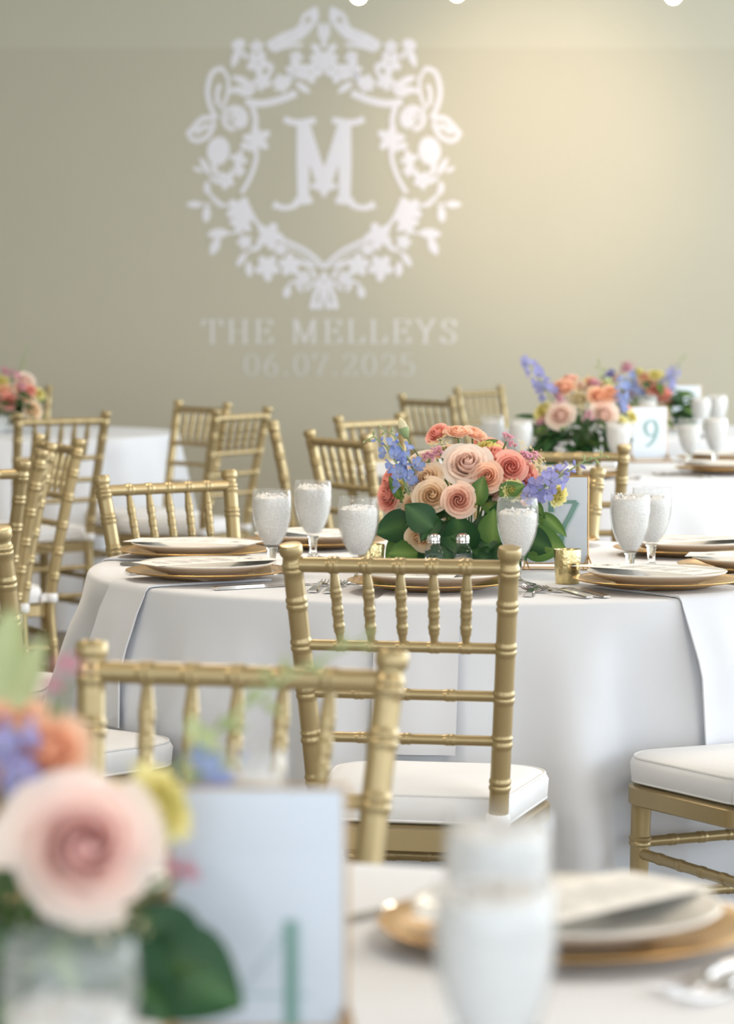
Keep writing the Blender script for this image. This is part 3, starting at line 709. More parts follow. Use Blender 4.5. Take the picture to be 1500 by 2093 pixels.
# ------------------------------------------------------------------ crest on the wall: projector light as white-coloured flat shapes
def crest():
    c0 = at(662, 325, WALL_Y); k = .4333 * (at(1000, 325, WALL_Y).x - at(600, 325, WALL_Y).x) / 400
    root = empty('painted_light_crest', (c0.x, WALL_Y - .0014, c0.z))
    U = lambda u, v: ((u - 720) * k, (750 - v) * k)
    lev = [0]
    def put(b, nm, m='painted_light'):
        o = b.build(nm, m, root, smooth=False); lev[0] += 1; o.location.y = -.00001 * lev[0]
    def ell(b, u, v, ru, rv, ang=0, s=1, n=16):
        a = math.radians(ang); pts = []
        for i in range(n):
            q = -2 * PI * i / n; x, y = ru * math.cos(q), rv * math.sin(q)
            pts.append(U(720 + s * (u + x * math.cos(a) - y * math.sin(a) - 720), v + x * math.sin(a) + y * math.cos(a)))
        b.plate2d(pts if s > 0 else pts[::-1])
    def flower(u, v, r, s, n=5, rot=0, hole=True):
        b = MB()
        for i in range(n):
            a = 2 * PI * i / n + rot; ell(b, u + .56 * r * math.cos(a), v + .56 * r * math.sin(a), .47 * r, .36 * r, math.degrees(a), s, 12)
        if not hole: ell(b, u, v, .55 * r, .55 * r, 0, s)
        put(b, 'flower')
    def leaf(u, v, L, W, ang, s):
        b = MB(); a = math.radians(ang); pts = []
        for q in [i / 8 for i in range(9)]: pts.append((-L + 2 * L * q, W * math.sin(PI * q) ** .8))
        for q in [i / 8 for i in range(7, 0, -1)]: pts.append((-L + 2 * L * q, -W * math.sin(PI * q) ** .8))
        pts = [U(720 + s * (u + x * math.cos(a) - y * math.sin(a) - 720), v + x * math.sin(a) + y * math.cos(a)) for x, y in pts]
        b.plate2d(pts if s > 0 else pts[::-1]); put(b, 'leaf')
    def blob(u, v, ru, rv, ang, s, nm='bud'):
        b = MB(); ell(b, u, v, ru, rv, ang, s, 20); put(b, nm)
    def line(pts, w_, s, nm='stem', sm=True):
        p = crv(pts, 5) if sm else pts
        b = MB(); b.stroke2d([U(720 + s * (u - 720), v) for u, v in p], w_ * k); put(b, nm)
    for s in (1, -1):
        # crossed feathers on top
        line([(690, 70), (668, 120), (600, 185), (500, 215), (460, 235)], 11, s, 'ribbon'); line([(672, 55), (630, 80), (600, 140), (520, 175), (455, 215)], 11, s, 'ribbon')
        line([(650, 110), (590, 170), (500, 200)], 9, s, 'ribbon'); blob(672, 70, 20, 34, 20, s, 'feather_tip'); line([(620, 215), (540, 225), (480, 245)], 9, s, 'ribbon')
        blob(705, 150, 14, 40, 0, s); line([(712, 130), (715, 230)], 7, s)
        # crown of blooms under them
        flower(700, 285, 48, s, 6, .3); flower(655, 345, 52, s, 5, .1); flower(585, 335, 46, s, 5, .8); flower(590, 275, 34, s, 5); flower(520, 395, 44, s, 6, .2, False)
        leaf(620, 415, 46, 17, 35, s); leaf(560, 370, 40, 15, 120, s); blob(680, 230, 22, 18, 40, s); leaf(735 - 30, 330, 30, 12, 80, s)
        flower(430, 385, 46, s, 5, .5, False); flower(410, 300, 56, s, 5, .2); flower(405, 225, 34, s, 5, .9); blob(318, 215, 34, 26, -20, s); leaf(305, 275, 52, 19, 110, s); leaf(345, 262, 30, 12, 60, s)
        leaf(330, 380, 50, 18, 20, s); leaf(310, 425, 50, 15, -15, s); flower(370, 420, 34, s, 5); leaf(345, 445, 34, 12, 10, s); leaf(470, 330, 34, 13, 100, s)
        line([(350, 482), (430, 490), (520, 470), (590, 440)], 17, s, 'frame_band')
        # tall outline leaf
        line([(248, 325), (195, 345), (172, 430), (188, 510), (215, 560)], 12, s, 'leaf_outline'); line([(240, 325), (270, 380), (262, 460), (235, 520)], 9, s, 'leaf_outline'); line([(232, 400), (218, 440), (222, 500)], 11, s, 'leaf_vein')
        # rose, outer leaf, star flower
        line(oval(300, 560, 52, 52, 14) + [(300, 508)], 12, s, 'rose_outline', False); line(crv([(270, 570), (300, 530), (335, 560), (310, 590), (290, 570)], 4), 9, s, 'rose_heart', False)
        leaf(140, 605, 66, 40, -38, s) if False else None
        line([(205, 560), (150, 560), (100, 610), (75, 640)], 13, s, 'leaf_outline'); line([(205, 575), (175, 640), (120, 665), (85, 645)], 12, s, 'leaf_outline'); line([(180, 590), (140, 610), (115, 630)], 13, s, 'leaf_vein')
        line([(382, 500), (398, 560), (395, 600)], 13, s, 'frame_band')
        for a in range(5): leaf(405 + 36 * math.cos(a * 1.2566 - .5), 655 + 36 * math.sin(a * 1.2566 - .5), 36, 21, math.degrees(a * 1.2566 - .5), s)
        blob(222, 712, 54, 68, 10, s, 'round_bloom'); flower(318, 750, 42, s, 4, .3, False); flower(320, 805, 30, s, 5, .1, False); blob(350, 690, 26, 18, 20, s)
        line([(402, 690), (398, 760), (370, 840), (330, 910)], 11, s, 'frame_band')
        leaf(160, 785, 52, 16, 60, s); leaf(125, 800, 28, 11, 25, s); leaf(205, 800, 46, 15, 70, s); flower(255, 850, 44, s, 5, .4); leaf(205, 850, 34, 12, 30, s); leaf(285, 820, 30, 12, 100, s)
        # side sprig
        line([(170, 870), (195, 935), (270, 975)], 8, s); blob(168, 885, 16, 30, 0, s); blob(165, 1010, 20, 38, 5, s); leaf(110, 963, 42, 17, 0, s); leaf(215, 950, 40, 12, 50, s); line([(150, 960), (190, 965)], 5, s); line([(168, 960), (166, 990)], 5, s)
        flower(318, 990, 62, s, 5, .2, False); flower(330, 1050, 56, s, 5, .7, False)
        line([(345, 930), (385, 1020), (430, 1075), (530, 1130), (640, 1185), (728, 1262)], 10, s, 'frame_band')
        line([(545, 1160), (640, 1215), (705, 1262)], 5, s, 'frame_band')
        leaf(220, 1100, 56, 25, -5, s); leaf(205, 1160, 48, 23, 115, s); line([(270, 1100), (330, 1090)], 6, s)
        flower(462, 1112, 66, s, 5, .1, False); flower(345, 1140, 38, s, 5, .6, False); flower(515, 1172, 34, s, 5, 0, False); leaf(405, 1165, 36, 14, 140, s)
        leaf(330, 1222, 42, 17, 125, s); leaf(366, 1268, 40, 19, 85, s); line([(345, 1200), (400, 1160)], 6, s)
        flower(452, 1258, 60, s, 5, .3, False); flower(560, 1248, 56, s, 5, .9, False); leaf(455, 1305, 24, 20, 90, s); leaf(640, 1245, 42, 15, 20, s); flower(622, 1310, 38, s, 5, .2); leaf(600, 1350, 36, 12, 60, s)
        line([(545, 1375), (565, 1330), (620, 1325)], 7, s); blob(545, 1375, 19, 30, 15, s); leaf(670, 1290, 34, 12, 60, s)
        # ribbon tails
        line([(724, 1285), (690, 1350), (660, 1455)], 12, s, 'ribbon'); line([(715, 1330), (708, 1400), (700, 1455)], 11, s, 'ribbon'); line([(665, 1455), (685, 1435), (700, 1455)], 10, s, 'ribbon', False); line([(690, 1330), (660, 1340), (635, 1370)], 9, s, 'ribbon')
        # the big letter, half by half
    b = MB()
    for s in (1, -1):
        def pg(pts): 
            q = [U(720 + s * (u - 720), v) for u, v in pts]; b.plate2d(q[::-1] if s > 0 else q)
        def ln(pts, w_): b.stroke2d([U(720 + s * (u - 720), v) for u, v in crv(pts, 6)], [x * k for x in w_] if hasattr(w_, '__len__') else w_ * k)
        pg([(592, 580), (655, 580), (652, 760), (650, 945), (595, 945), (590, 760)])
        b.stroke2d([U(720 + s * (u - 720), v) for u, v in [(625, 590), (672, 740), (722, 890)]], 30 * k)
        ln([(532, 560), (560, 575), (610, 580), (650, 572), (682, 570)], 15)
        ln([(600, 940), (580, 968), (530, 980), (480, 962)], [22, 20, 18, 17, 17, 16, 15, 14, 13, 13, 13, 13, 13, 13, 14, 15, 16, 18, 20]); ln([(590, 945), (630, 948), (665, 940)], 16)
        pg([(720, 820), (690, 860), (655, 868), (662, 890), (695, 898), (720, 935)])
    o = b.build('letter', 'painted_light', root, smooth=False)
    tag(root, 'white floral crest with the letter M, projector light painted on the back wall', 'projection')
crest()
wall_text('THE MELLEYS', 413, 935, 653, 702, 'painted_light_faint', 'painted_light_name', 'faint white capital lettering, projector light painted on the wall under the crest')
wall_text('06.07.2025', 497, 850, 722, 768, 'painted_light_fainter', 'painted_light_date', 'faintest line of white numerals, projector light painted on the wall, lowest of the projection')

# ------------------------------------------------------------------ table number stands
def number_stand(x, y, rz, num, label, tilt=-4, nh=.088, dx=0.0, zoff=.052, thin=.030):
    t = empty('table_number_stand', (x, y, TZ + .0008), math.radians(rz)); W, H = .0655, .192
    fr = MB(); r = .0016; zb = .012
    for s in (-1, 1): fr.tube([(s * W, 0, zb), (s * W, 0, H)], r, 8)
    fr.tube([(-W, 0, zb), (W, 0, zb)], r, 8); fr.tube([(-W, 0, H), (W, 0, H)], r, 8); fr.build('frame', 'wire', t)
    ft = MB()
    for s in (-1, 1):
        q = [(s * W, -.024, .0018), (s * W, .024, .0018), (s * W, 0, .026)]
        for i in range(3): ft.tube([q[i], q[(i + 1) % 3]], r, 8)
        q = [(s * (W + .010), -.024, .0018), (s * W, 0, .030), (s * (W - .010), -.024, .0018)]
        ft.tube(q[:2], r, 8); ft.tube(q[1:], r, 8)
    for q in (-.024, .024): ft.tube([(-W - .010, q, .0018), (W + .010, q, .0018)], r, 8)
    ft.build('base_frame', 'wire', t)
    c = MB(); c.box(-W + .002, W - .002, -.0006, .0006, zb + .002, H - .002); c = c.build('card', 'card', t, smooth=False)
    wd = sum(GL[ch][0] for ch in num) * nh; x0 = -wd / 2 + dx
    for ch in num:
        s = MB(); glyph(s, ch, x0 + .004, zoff - .001, nh, 1.0, .075, thin, -.0009, -.0007); s.build('numeral_reflection', 'sage_reflection', c, smooth=False)  # pale offset copy paints the glass reflection of the numeral
        n = MB(); wdt = glyph(n, ch, x0, zoff, nh, 1.0, .075, thin, -.0013, -.0010); n.build('numeral', 'sage', c, smooth=False); x0 += wdt
    pn = MB(); pn.box(-W + .0018, W - .0018, -.0030, -.0022, zb + .002, H - .002); pn.build('pane', 'clear', t, smooth=False)
    tag(t, label, 'table number', 'gold-framed table numbers'); return t
number_stand(.390, 6.235, -3, '7', 'gold wire stand with a white card numbered 7 in sage green', nh=.092, dx=.014, thin=.050)
number_stand(.975, 10.47, 16, '9', 'gold-framed white card numbered 9 beside the rear bouquet', nh=.092, dx=.004)
number_stand(1.39, 13.2, 10, '11', 'distant pale table card numbered 11 by the far bouquet', nh=.085)
number_stand(-.0805, 2.215, -2, '4', 'large blurred table number card in the left foreground', nh=.080, dx=.012, zoff=.013, thin=.006)

# ------------------------------------------------------------------ votives, shakers
def votive(x, y, label):
    t = empty('votive_holder', (x, y, TZ + .0005))
    b = MB(); b.lathe([(.0225, 0), (.0235, .002), (.0255, .035), (.0272, .066), (.0268, .0675), (.0260, .066), (.0242, .035), (.0228, .012), (.004, .011)], 32); b.build('cup', 'votive', t)
    b = MB(); b.lathe([(.019, .0115), (.019, .028), (.018, .029), (.004, .029)], 20); b.build('candle', 'wax', t)
    tag(t, label, 'candle holder', 'gold votive holders'); return t
votive(.3925, 5.92, 'gold mercury-glass votive before the number 7 card')
votive(.008, 6.04, 'gold votive partly hidden behind the chair spindles and a goblet')
votive(.83, 9.50, 'blurred gold votive left of the number 9 card') if False else None
def shaker(x, y, what, label):
    t = empty('%s_shaker' % what, (x, y, TZ + .0005))
    def oct_(r, z, sq): 
        out = []
        for i in range(24):
            a = 2 * PI * i / 24; c, s = math.cos(a), math.sin(a); k = (abs(c) ** sq + abs(s) ** sq) ** (-1 / sq); out.append((r * k * c, r * k * s, z))
        return out
    b = MB(); b.loft([oct_(.0185, 0, 6), oct_(.0195, .002, 6), oct_(.0195, .050, 6), oct_(.0190, .058, 5), oct_(.0160, .066, 3), oct_(.0125, .070, 2), oct_(.0122, .074, 2)]); b.build('body', 'clear', t)
    b = MB(); top = .040 if what == 'salt' else .043
    b.loft([oct_(.0165, .003, 6), oct_(.0170, .006, 6), oct_(.0170, top, 6), oct_(.008, top + .003, 3)]); o = b.build('%s_filling' % what, what, t); o['kind'] = 'stuff'
    b = MB(); b.lathe([(.0125, .0741), (.0142, .0748), (.0142, .0775), (.0132, .0782), (.0142, .079), (.0145, .085), (.0125, .0905), (.006, .0935)], 24); b.build('cap', 'chrome', t)
    tag(t, label, 'shaker'); return t
shaker(.1325, 5.985, 'salt', 'glass shaker of white salt with a chrome cap before the bouquet')
shaker(.1895, 5.985, 'pepper', 'glass shaker of grey pepper with a chrome cap before the bouquet')

# ------------------------------------------------------------------ flowers: meshes of unit size
def rose_mesh(seed, n=24, ruffle=0.0, opening=1.0):
    rnd = random.Random(seed); b = MB()
    NU, NV = 6, 5
    for i in range(n):
        f = i / (n - 1); a0 = i * 2.39996 + rnd.uniform(-.25, .25)
        R = .05 + .66 * f ** .95
        half = 1.25 - .62 * f + rnd.uniform(-.05, .10)
        top = .42 - .42 * f ** 1.3 + rnd.uniform(-.05, .05)
        curl = .02 + .40 * f ** 1.6 * opening
        vs, pf, fs = [], [], []
        for v in range(NV + 1):
            q = v / NV
            for u in range(NU + 1):
                w_ = -1 + 2 * u / NU; a = a0 + w_ * half * (.55 + .45 * math.sin(q * 1.9 + .2))
                rim = 1 - .20 * abs(w_) ** 3 * q
                rho = .10 + (R + .04 - .02) * math.sin(q * PI / 2) ** .7 + curl * max(0, q - .55) ** 1.3 * 1.6 + .07 * w_ * (1 - f * .5)
                rho -= .15 * (1 - f) ** .8 * max(0, q - .45) * 1.8
                rho = max(.012, rho)
                z = -.55 + (top + .55) * q ** .8 * rim - curl * .5 * max(0, q - .72) ** 1.2 * 2.2
                if ruffle: rho += ruffle * .10 * q * math.sin(w_ * 9 + i); z += ruffle * .07 * q * math.cos(w_ * 11 + i * 2)
                vs.append((rho * math.cos(a), rho * math.sin(a), z)); pf.append(min(1, max(.001, f * .8 + .25 * q * f + .05)))
        W = NU + 1
        for v in range(NV):
            for u in range(NU):
                k = v * W + u; fs.append((k, k + 1, k + W + 1, k + W))
        b.add(vs, fs, pf)
    return b.mesh('rose', True)
ROSE = [rose_mesh(1, 34), rose_mesh(2, 38, 0, 1.15), rose_mesh(3, 26, 0, .7)]
CARN = rose_mesh(9, 26, 1.0, 1.1)
CUP = rose_mesh(5, 13, 0, .15)
def bud_mesh():
    b = MB(); b.tag = .6
    b.lathe([(.15, -1), (.42, -.7), (.5, -.2), (.42, .3), (.2, .7), (.05, .85)], 12); return b.mesh('bud')
def floret_mesh():
    b = MB()
    for i in range(5):
        a = i * 1.2566; vs, pf, fs = [], [], []
        for v in range(4):
            q = v / 3
            for u in range(4):
                w_ = (-1 + 2 * u / 3) * (.25 + .75 * math.sin(q * 2.3 + .25)) * .62
                rho = .12 + .88 * q; z = -.5 + .75 * q ** .7 + .10 * math.cos(w_ * 3)
                vs.append((rho * math.cos(a + w_), rho * math.sin(a + w_), z)); pf.append(.15 + .85 * q)
        for v in range(3):
            for u in range(3): k = v * 4 + u; fs.append((k, k + 1, k + 5, k + 4))
        b.add(vs, fs, pf)
    b.tag = .01; b.lathe([(.05, -.5), (.2, -.25), (.18, .02), (.05, .1)], 8)
    return b.mesh('floret')
def leaf_mesh(width=.34, bend=.5, fold=.25):
    b = MB(); vs, pf, fs = [], [], []; NV, NU = 9, 4
    for v in range(NV + 1):
        q = v / NV; hw = width * (math.sin(PI * q ** .8)) ** .85 * (1 if q < 1 else 0) + .004
        for u in range(NU + 1):
            w_ = -1 + 2 * u / NU
            vs.append((w_ * hw, q, fold * hw * abs(w_) - bend * q * q * .6 + .02 * math.sin(q * 9) * abs(w_))); pf.append(.02 if u == NU // 2 else .55 + .45 * abs(w_))
    for v in range(NV):
        for u in range(NU): k = v * (NU + 1) + u; fs.append((k, k + 1, k + NU + 2, k + NU + 1))
    b.add(vs, fs, pf); return b.mesh('leaf')
def statice_mesh(seed):
    rnd = random.Random(seed); b = MB()
    for i in range(26):
        p = Vector((rnd.gauss(0, .38), rnd.gauss(0, .38), rnd.uniform(-.2, .35)))
        d = (p + Vector((0, 0, 1.3))).normalized(); r = rnd.uniform(.13, .2); u = d.orthogonal().normalized(); w_ = d.cross(u)
        vs, pf = [p - d * r * 1.6], [.05]
        for k in range(7): 
            a = k * 2 * PI / 7; vs.append(p + (u * math.cos(a) + w_ * math.sin(a)) * r * (1.1 if k % 2 else .85) + d * r * .3); pf.append(1.0)
        vs.append(p); pf.append(.4)
        fs = [(0, 1 + (k + 1) % 7, 1 + k) for k in range(7)] + [(8, 1 + k, 1 + (k + 1) % 7) for k in range(7)]
        b.add(vs, fs, pf)
    return b.mesh('statice')
def daisy_mesh(seed):
    rnd = random.Random(seed); b = MB()
    for i in range(20):
        p = Vector((rnd.gauss(0, .5), rnd.gauss(0, .5), rnd.uniform(-.3, .35))); r = rnd.uniform(.10, .15)
        d = (p * .5 + Vector((0, 0, 1))).normalized(); u = d.orthogonal().normalized(); w_ = d.cross(u)
        vs, pf = [p + d * .03], [.9]
        for k in range(10): a = k * 2 * PI / 10; vs.append(p + (u * math.cos(a) + w_ * math.sin(a)) * r * (1.15 if k % 2 else .75)); pf.append(1.0)
        b.add(vs, [(0, 1 + k, 1 + (k + 1) % 10) for k in range(10)], pf)
        vs = [p + d * .09] + [p + (u * math.cos(k * 1.0472) + w_ * math.sin(k * 1.0472)) * r * .5 + d * .035 for k in range(6)]
        b.add(vs, [(0, 1 + k, 1 + (k + 1) % 6) for k in range(6)], [.01] * 7)
        b.add([p, p + u * .02, Vector((0, 0, -1.0)), Vector((.02, 0, -1.0))], [(0, 1, 3, 2)], [.3] * 4)
    return b.mesh('daisy_spray')
BUD, FLORET, LEAF, LEAF_B, LEAF_N = bud_mesh(), floret_mesh(), leaf_mesh(.36, .5, .22), leaf_mesh(.42, .2, .15), leaf_mesh(.2, .7, .3)
STAT, DAIS = [statice_mesh(1), statice_mesh(2)], [daisy_mesh(1), daisy_mesh(2)]
def orient(o, d, roll=0.0):
    o.rotation_mode = 'QUATERNION'
    o.rotation_quaternion = Vector(d).normalized().to_track_quat('Z', 'Y') @ Euler((0, 0, roll)).to_quaternion()
def leaf_orient(o, d, up, roll=0.0):
    """leaf runs along +Y of its mesh; face normal towards up"""
    y = Vector(d).normalized(); z = (Vector(up) - y * Vector(up).dot(y)).normalized(); x = y.cross(z)
    o.rotation_mode = 'QUATERNION'; o.rotation_quaternion = Matrix((x, y, z)).transposed().to_quaternion()
class Arrangement:
    """everything is given in metres from the middle of the bowl's foot: x right, y away, z up"""
    def __init__(s, x, y, label, seed, bowl=.062, bh=.075):
        s.t = empty('flower_arrangement', (x, y, TZ + .0005)); tag(s.t, label, 'flowers', 'table bouquets'); s.r = random.Random(seed); s.h0 = bh; s.c = Vector((0, 0, bh * .8)); s.n = 0
        b = MB(); b.lathe([(bowl * .55, 0), (bowl * .62, .002), (bowl * .88, bh * .25), (bowl, bh * .6), (bowl * .98, bh), (bowl * .94, bh), (bowl * .94, bh * .6), (bowl * .6, bh * .12), (.004, bh * .1)], 32); b.build('bowl', 'bowl', s.t)
    def stem(s, p, m='stem', r=.0022):
        p = Vector(p); q = Vector((p.x * .25, p.y * .25, s.h0 * .7)); mid = q.lerp(p, .5) + Vector((-p.x * .1, -p.y * .1, .01))
        b = MB(); b.tube([q, mid, p], r, 6); b.build('stem', m, s.t)
    def dirn(s, p, front=.25):
        d = Vector(p) - s.c; d.normalize(); return (d + Vector((0, -front, .1))).normalized()
    def rose(s, x, z, y, dia, m, d=None, me=None, nm='rose'):
        p = Vector((x, y, z)); d = Vector(d).normalized() if d else s.dirn(p, .55)
        o = link(nm, me or s.r.choice(ROSE[:2]), m, s.t); o.location = p; k = dia * .5 / .80; o.scale = (k, k, k * .86); orient(o, d, s.r.uniform(0, 6.28))
        s.stem(p - d * k * .5)
        c = MB()
        for i in range(5):
            a = i * 1.2566; c.add([(0, 0, -.62), (.30 * math.cos(a - .4), .30 * math.sin(a - .4), -.5), (.62 * math.cos(a), .62 * math.sin(a), -.36), (.30 * math.cos(a + .4), .30 * math.sin(a + .4), -.5)], [(0, 1, 2, 3)])
        c.build('sepals', 'stem', o)
        return o
    def carn(s, x, z, y, dia, m='yellow', d=None): return s.rose(x, z, y, dia, m, d, CARN, 'carnation')
    def bud(s, x, z, y, dia, m='cream', d=None):
        p = Vector((x, y, z)); d = Vector(d or s.dirn(p, 0)).normalized()
        o = link('bud', BUD, m, s.t); o.location = p; o.scale = (dia * .75,) * 3; orient(o, d)
        c = MB(); c.lathe([(.1, -1.5), (.3, -1.35), (.5, -.8), (.56, -.3), (.45, -.15)], 10); c.build('calyx', 'stem_light', o); s.stem(p - d * dia * .9, 'stem', .0018)
    def tuft(s, x, z, y, dia, m='statice', d=None):
        p = Vector((x, y, z)); d = Vector(d or s.dirn(p, .3)).normalized()
        me = s.r.choice(STAT if m == 'statice' else DAIS)
        o = link('statice' if m == 'statice' else 'daisy_spray', me, m, s.t); o.location = p; o.scale = (dia * .55,) * 3; orient(o, d, s.r.uniform(0, 6)); s.stem(p - d * dia * .4)
    def spike(s, pts, m='blue', n=14, size=.03, tip='stem_light', budfrom=.62):
        """delphinium: florets along a stem, buds to the tip; pts are (x, z, y)"""
        P = [Vector((a, c, b_)) for a, b_, c in pts]; o = MB(); o.tube(P, [.0026 - .0016 * i / (len(P) - 1) for i in range(len(P))], 7); st = o.build('delphinium_stem', 'stem_light', s.t)
        L = [0]
        for a, b_ in zip(P, P[1:]): L.append(L[-1] + (b_ - a).length)
        def ev(u):
            q = u * L[-1]
            for i in range(len(P) - 1):
                if q <= L[i + 1] + 1e-9: return P[i].lerp(P[i + 1], (q - L[i]) / (L[i + 1] - L[i])), (P[i + 1] - P[i]).normalized()
            return P[-1], (P[-1] - P[-2]).normalized()
        for i in range(n):
            u = .06 + .94 * i / (n - 1); p, t = ev(u); a = i * 2.4 + s.r.uniform(-.3, .3); w_ = t.orthogonal().normalized(); w2 = t.cross(w_)
            side = (w_ * math.cos(a) + w2 * math.sin(a) + t * .45 + Vector((0, -.25, 0))).normalized()
            k = size * (1.05 - .45 * u)
            if u < budfrom:
                f = link('floret', FLORET, m, st); f.location = p + side * k * .75; f.scale = (k * .72,) * 3; orient(f, side, s.r.uniform(0, 6))
            else:
                kk = size * (.62 - .32 * u); f = link('bud', BUD, (m if u < budfrom + .18 else 'leaf_pale'), st); f.location = p + side * kk * 1.1; f.scale = (kk * .62, kk * .62, kk * .75); orient(f, side)
            tb = MB(); tb.tube([p, f.location], .0008, 4); tb.build('stalk', 'stem_light', st)
    def leaf(s, x, z, y, L, d, up=(0, -1, .4), m='leaf', me=None):
        o = link('leaf', me or LEAF, m, s.t); o.location = (x, y, z); o.scale = (L, L, L); leaf_orient(o, d, up)
        lo = min((o.rotation_quaternion @ v.co).z for v in o.data.vertices) * L + z
        if lo < .004: o.location.z += .004 - lo
        return o
    def foliage(s, n, rad, z0, z1, Lr=(.05, .09), front_only=False, gap=None):
        for i in range(n):
            a = s.r.uniform(0, 2 * PI) if not front_only else s.r.uniform(PI, 2 * PI); e = s.r.random(); rr = rad * s.r.uniform(.35, .85); z = z0 + (z1 - z0) * s.r.random()
            d = Vector((math.cos(a), math.sin(a), s.r.uniform(-.45, .55))).normalized()
            if gap and abs((a - gap[0] + PI) % (2 * PI) - PI) < gap[1]: continue
            o = s.leaf(rr * math.cos(a), z, rr * math.sin(a), s.r.uniform(*Lr), d, Vector((math.cos(a) * .6, math.sin(a) * .6 - .3, .8)), s.r.choice(('leaf', 'leaf', 'leaf', 'leaf_mid')), s.r.choice((LEAF, LEAF, LEAF_N)))
# --- the sharp bouquet: (x, z) read off the picture at about 1 px per mm, middle of the bowl at 962, 1170
A = Arrangement(.213, 6.2, 'sharp round bouquet of roses and blue delphinium in a white bowl on the middle table', 7)
def ax(px): return (px - 960) / 1000
def az(py): return (1172 - py) / 1000
for px, py, y, dia, m, d in [
    (947, 946, -.085, .084, 'blush', (-.05, -.8, .6)), (889, 888, .0, .046, 'coral', (-.5, -.5, .7)), (933, 884, -.02, .048, 'peach', (0, -.35, .95)), (968, 888, .01, .044, 'peach', (.35, -.4, .85)),
    (1012, 930, -.03, .060, 'coral', (.3, -.4, .85)), (1037, 954, -.085, .060, 'coral', (.15, -.9, .3)), (988, 973, -.105, .056, 'peach', (-.05, -.9, .3)), (1073, 970, -.06, .052, 'coral', (.6, -.7, .2)),
    (866, 978, -.085, .064, 'champagne', (-.4, -.75, .5)), (876, 1009, -.115, .062, 'champagne', (-.1, -.9, .25)), (931, 1018, -.135, .060, 'pink', (-.05, -1, .15)), (856, 1098, -.112, .056, 'champagne', (-.2, -.75, -.5)),
    (790, 984, -.01, .050, 'coral', (-.9, -.4, .3)), (787, 1018, -.02, .058, 'coral', (-.8, -.6, .1)), (1000, 1008, -.05, .05, 'blush', (.2, -.8, -.2)), (838, 1040, -.05, .05, 'champagne', (-.6, -.7, -.1)), (1050, 1028, -.03, .05, 'pink', (.4, -.8, -.2)),
    (920, 930, .06, .06, 'peach', (0, .5, .9)), (1000, 920, .09, .06, 'coral', (.2, .6, .8)), (860, 950, .08, .06, 'blush', (-.4, .6, .7))]:
    A.rose(ax(px), az(py), y, dia, m, d)
for px, py, y, dia, d in [(1040, 998, -.115, .038, (.2, -.9, .3)), (1135, 1012, -.075, .042, (.6, -.7, -.1)), (995, 916, -.01, .046, (.1, -.4, .9)), (812, 995, -.05, .034, (-.7, -.6, .2))]: A.carn(ax(px), az(py), y, dia, 'yellow', d)
A.bud(ax(819), az(872), -.03, .026, 'cream', (-.3, -.1, .9))
for px, py, y, dia in [(884, 926, -.07, .040), (1034, 895, -.02, .030), (1042, 912, -.02, .026), (1072, 934, -.05, .040), (1090, 932, -.03, .03), (868, 934, -.06, .03)]: A.tuft(ax(px), az(py), y, dia, 'statice')
for px, py, y, dia in [(890, 908, -.03, .048), (860, 935, -.05, .036), (1092, 945, -.06, .044), (1070, 915, -.02, .036), (905, 905, -.02, .03)]: A.tuft(ax(px), az(py), y, dia, 'yarrow')
A.spike([(ax(832), az(1010), -.085), (ax(812), az(955), -.095), (ax(785), az(912), -.08), (ax(760), az(893), -.07), (ax(744), az(902), -.065)], 'blue', 17, .025, budfrom=.66)
A.spike([(ax(850), az(985), -.06), (ax(832), az(940), -.08), (ax(800), az(890), -.07), (ax(776), az(876), -.06)], 'blue', 12, .024, budfrom=.6)
A.spike([(ax(1050), az(1022), -.09), (ax(1095), az(1000), -.10), (ax(1145), az(965), -.11), (ax(1185), az(940), -.11), (ax(1226), az(930), -.11)], 'lilac', 18, .027, budfrom=.55)
A.spike([(ax(1075), az(1015), -.07), (ax(1110), az(985), -.10), (ax(1150), az(952), -.09)], 'lilac', 6, .026, budfrom=.95)
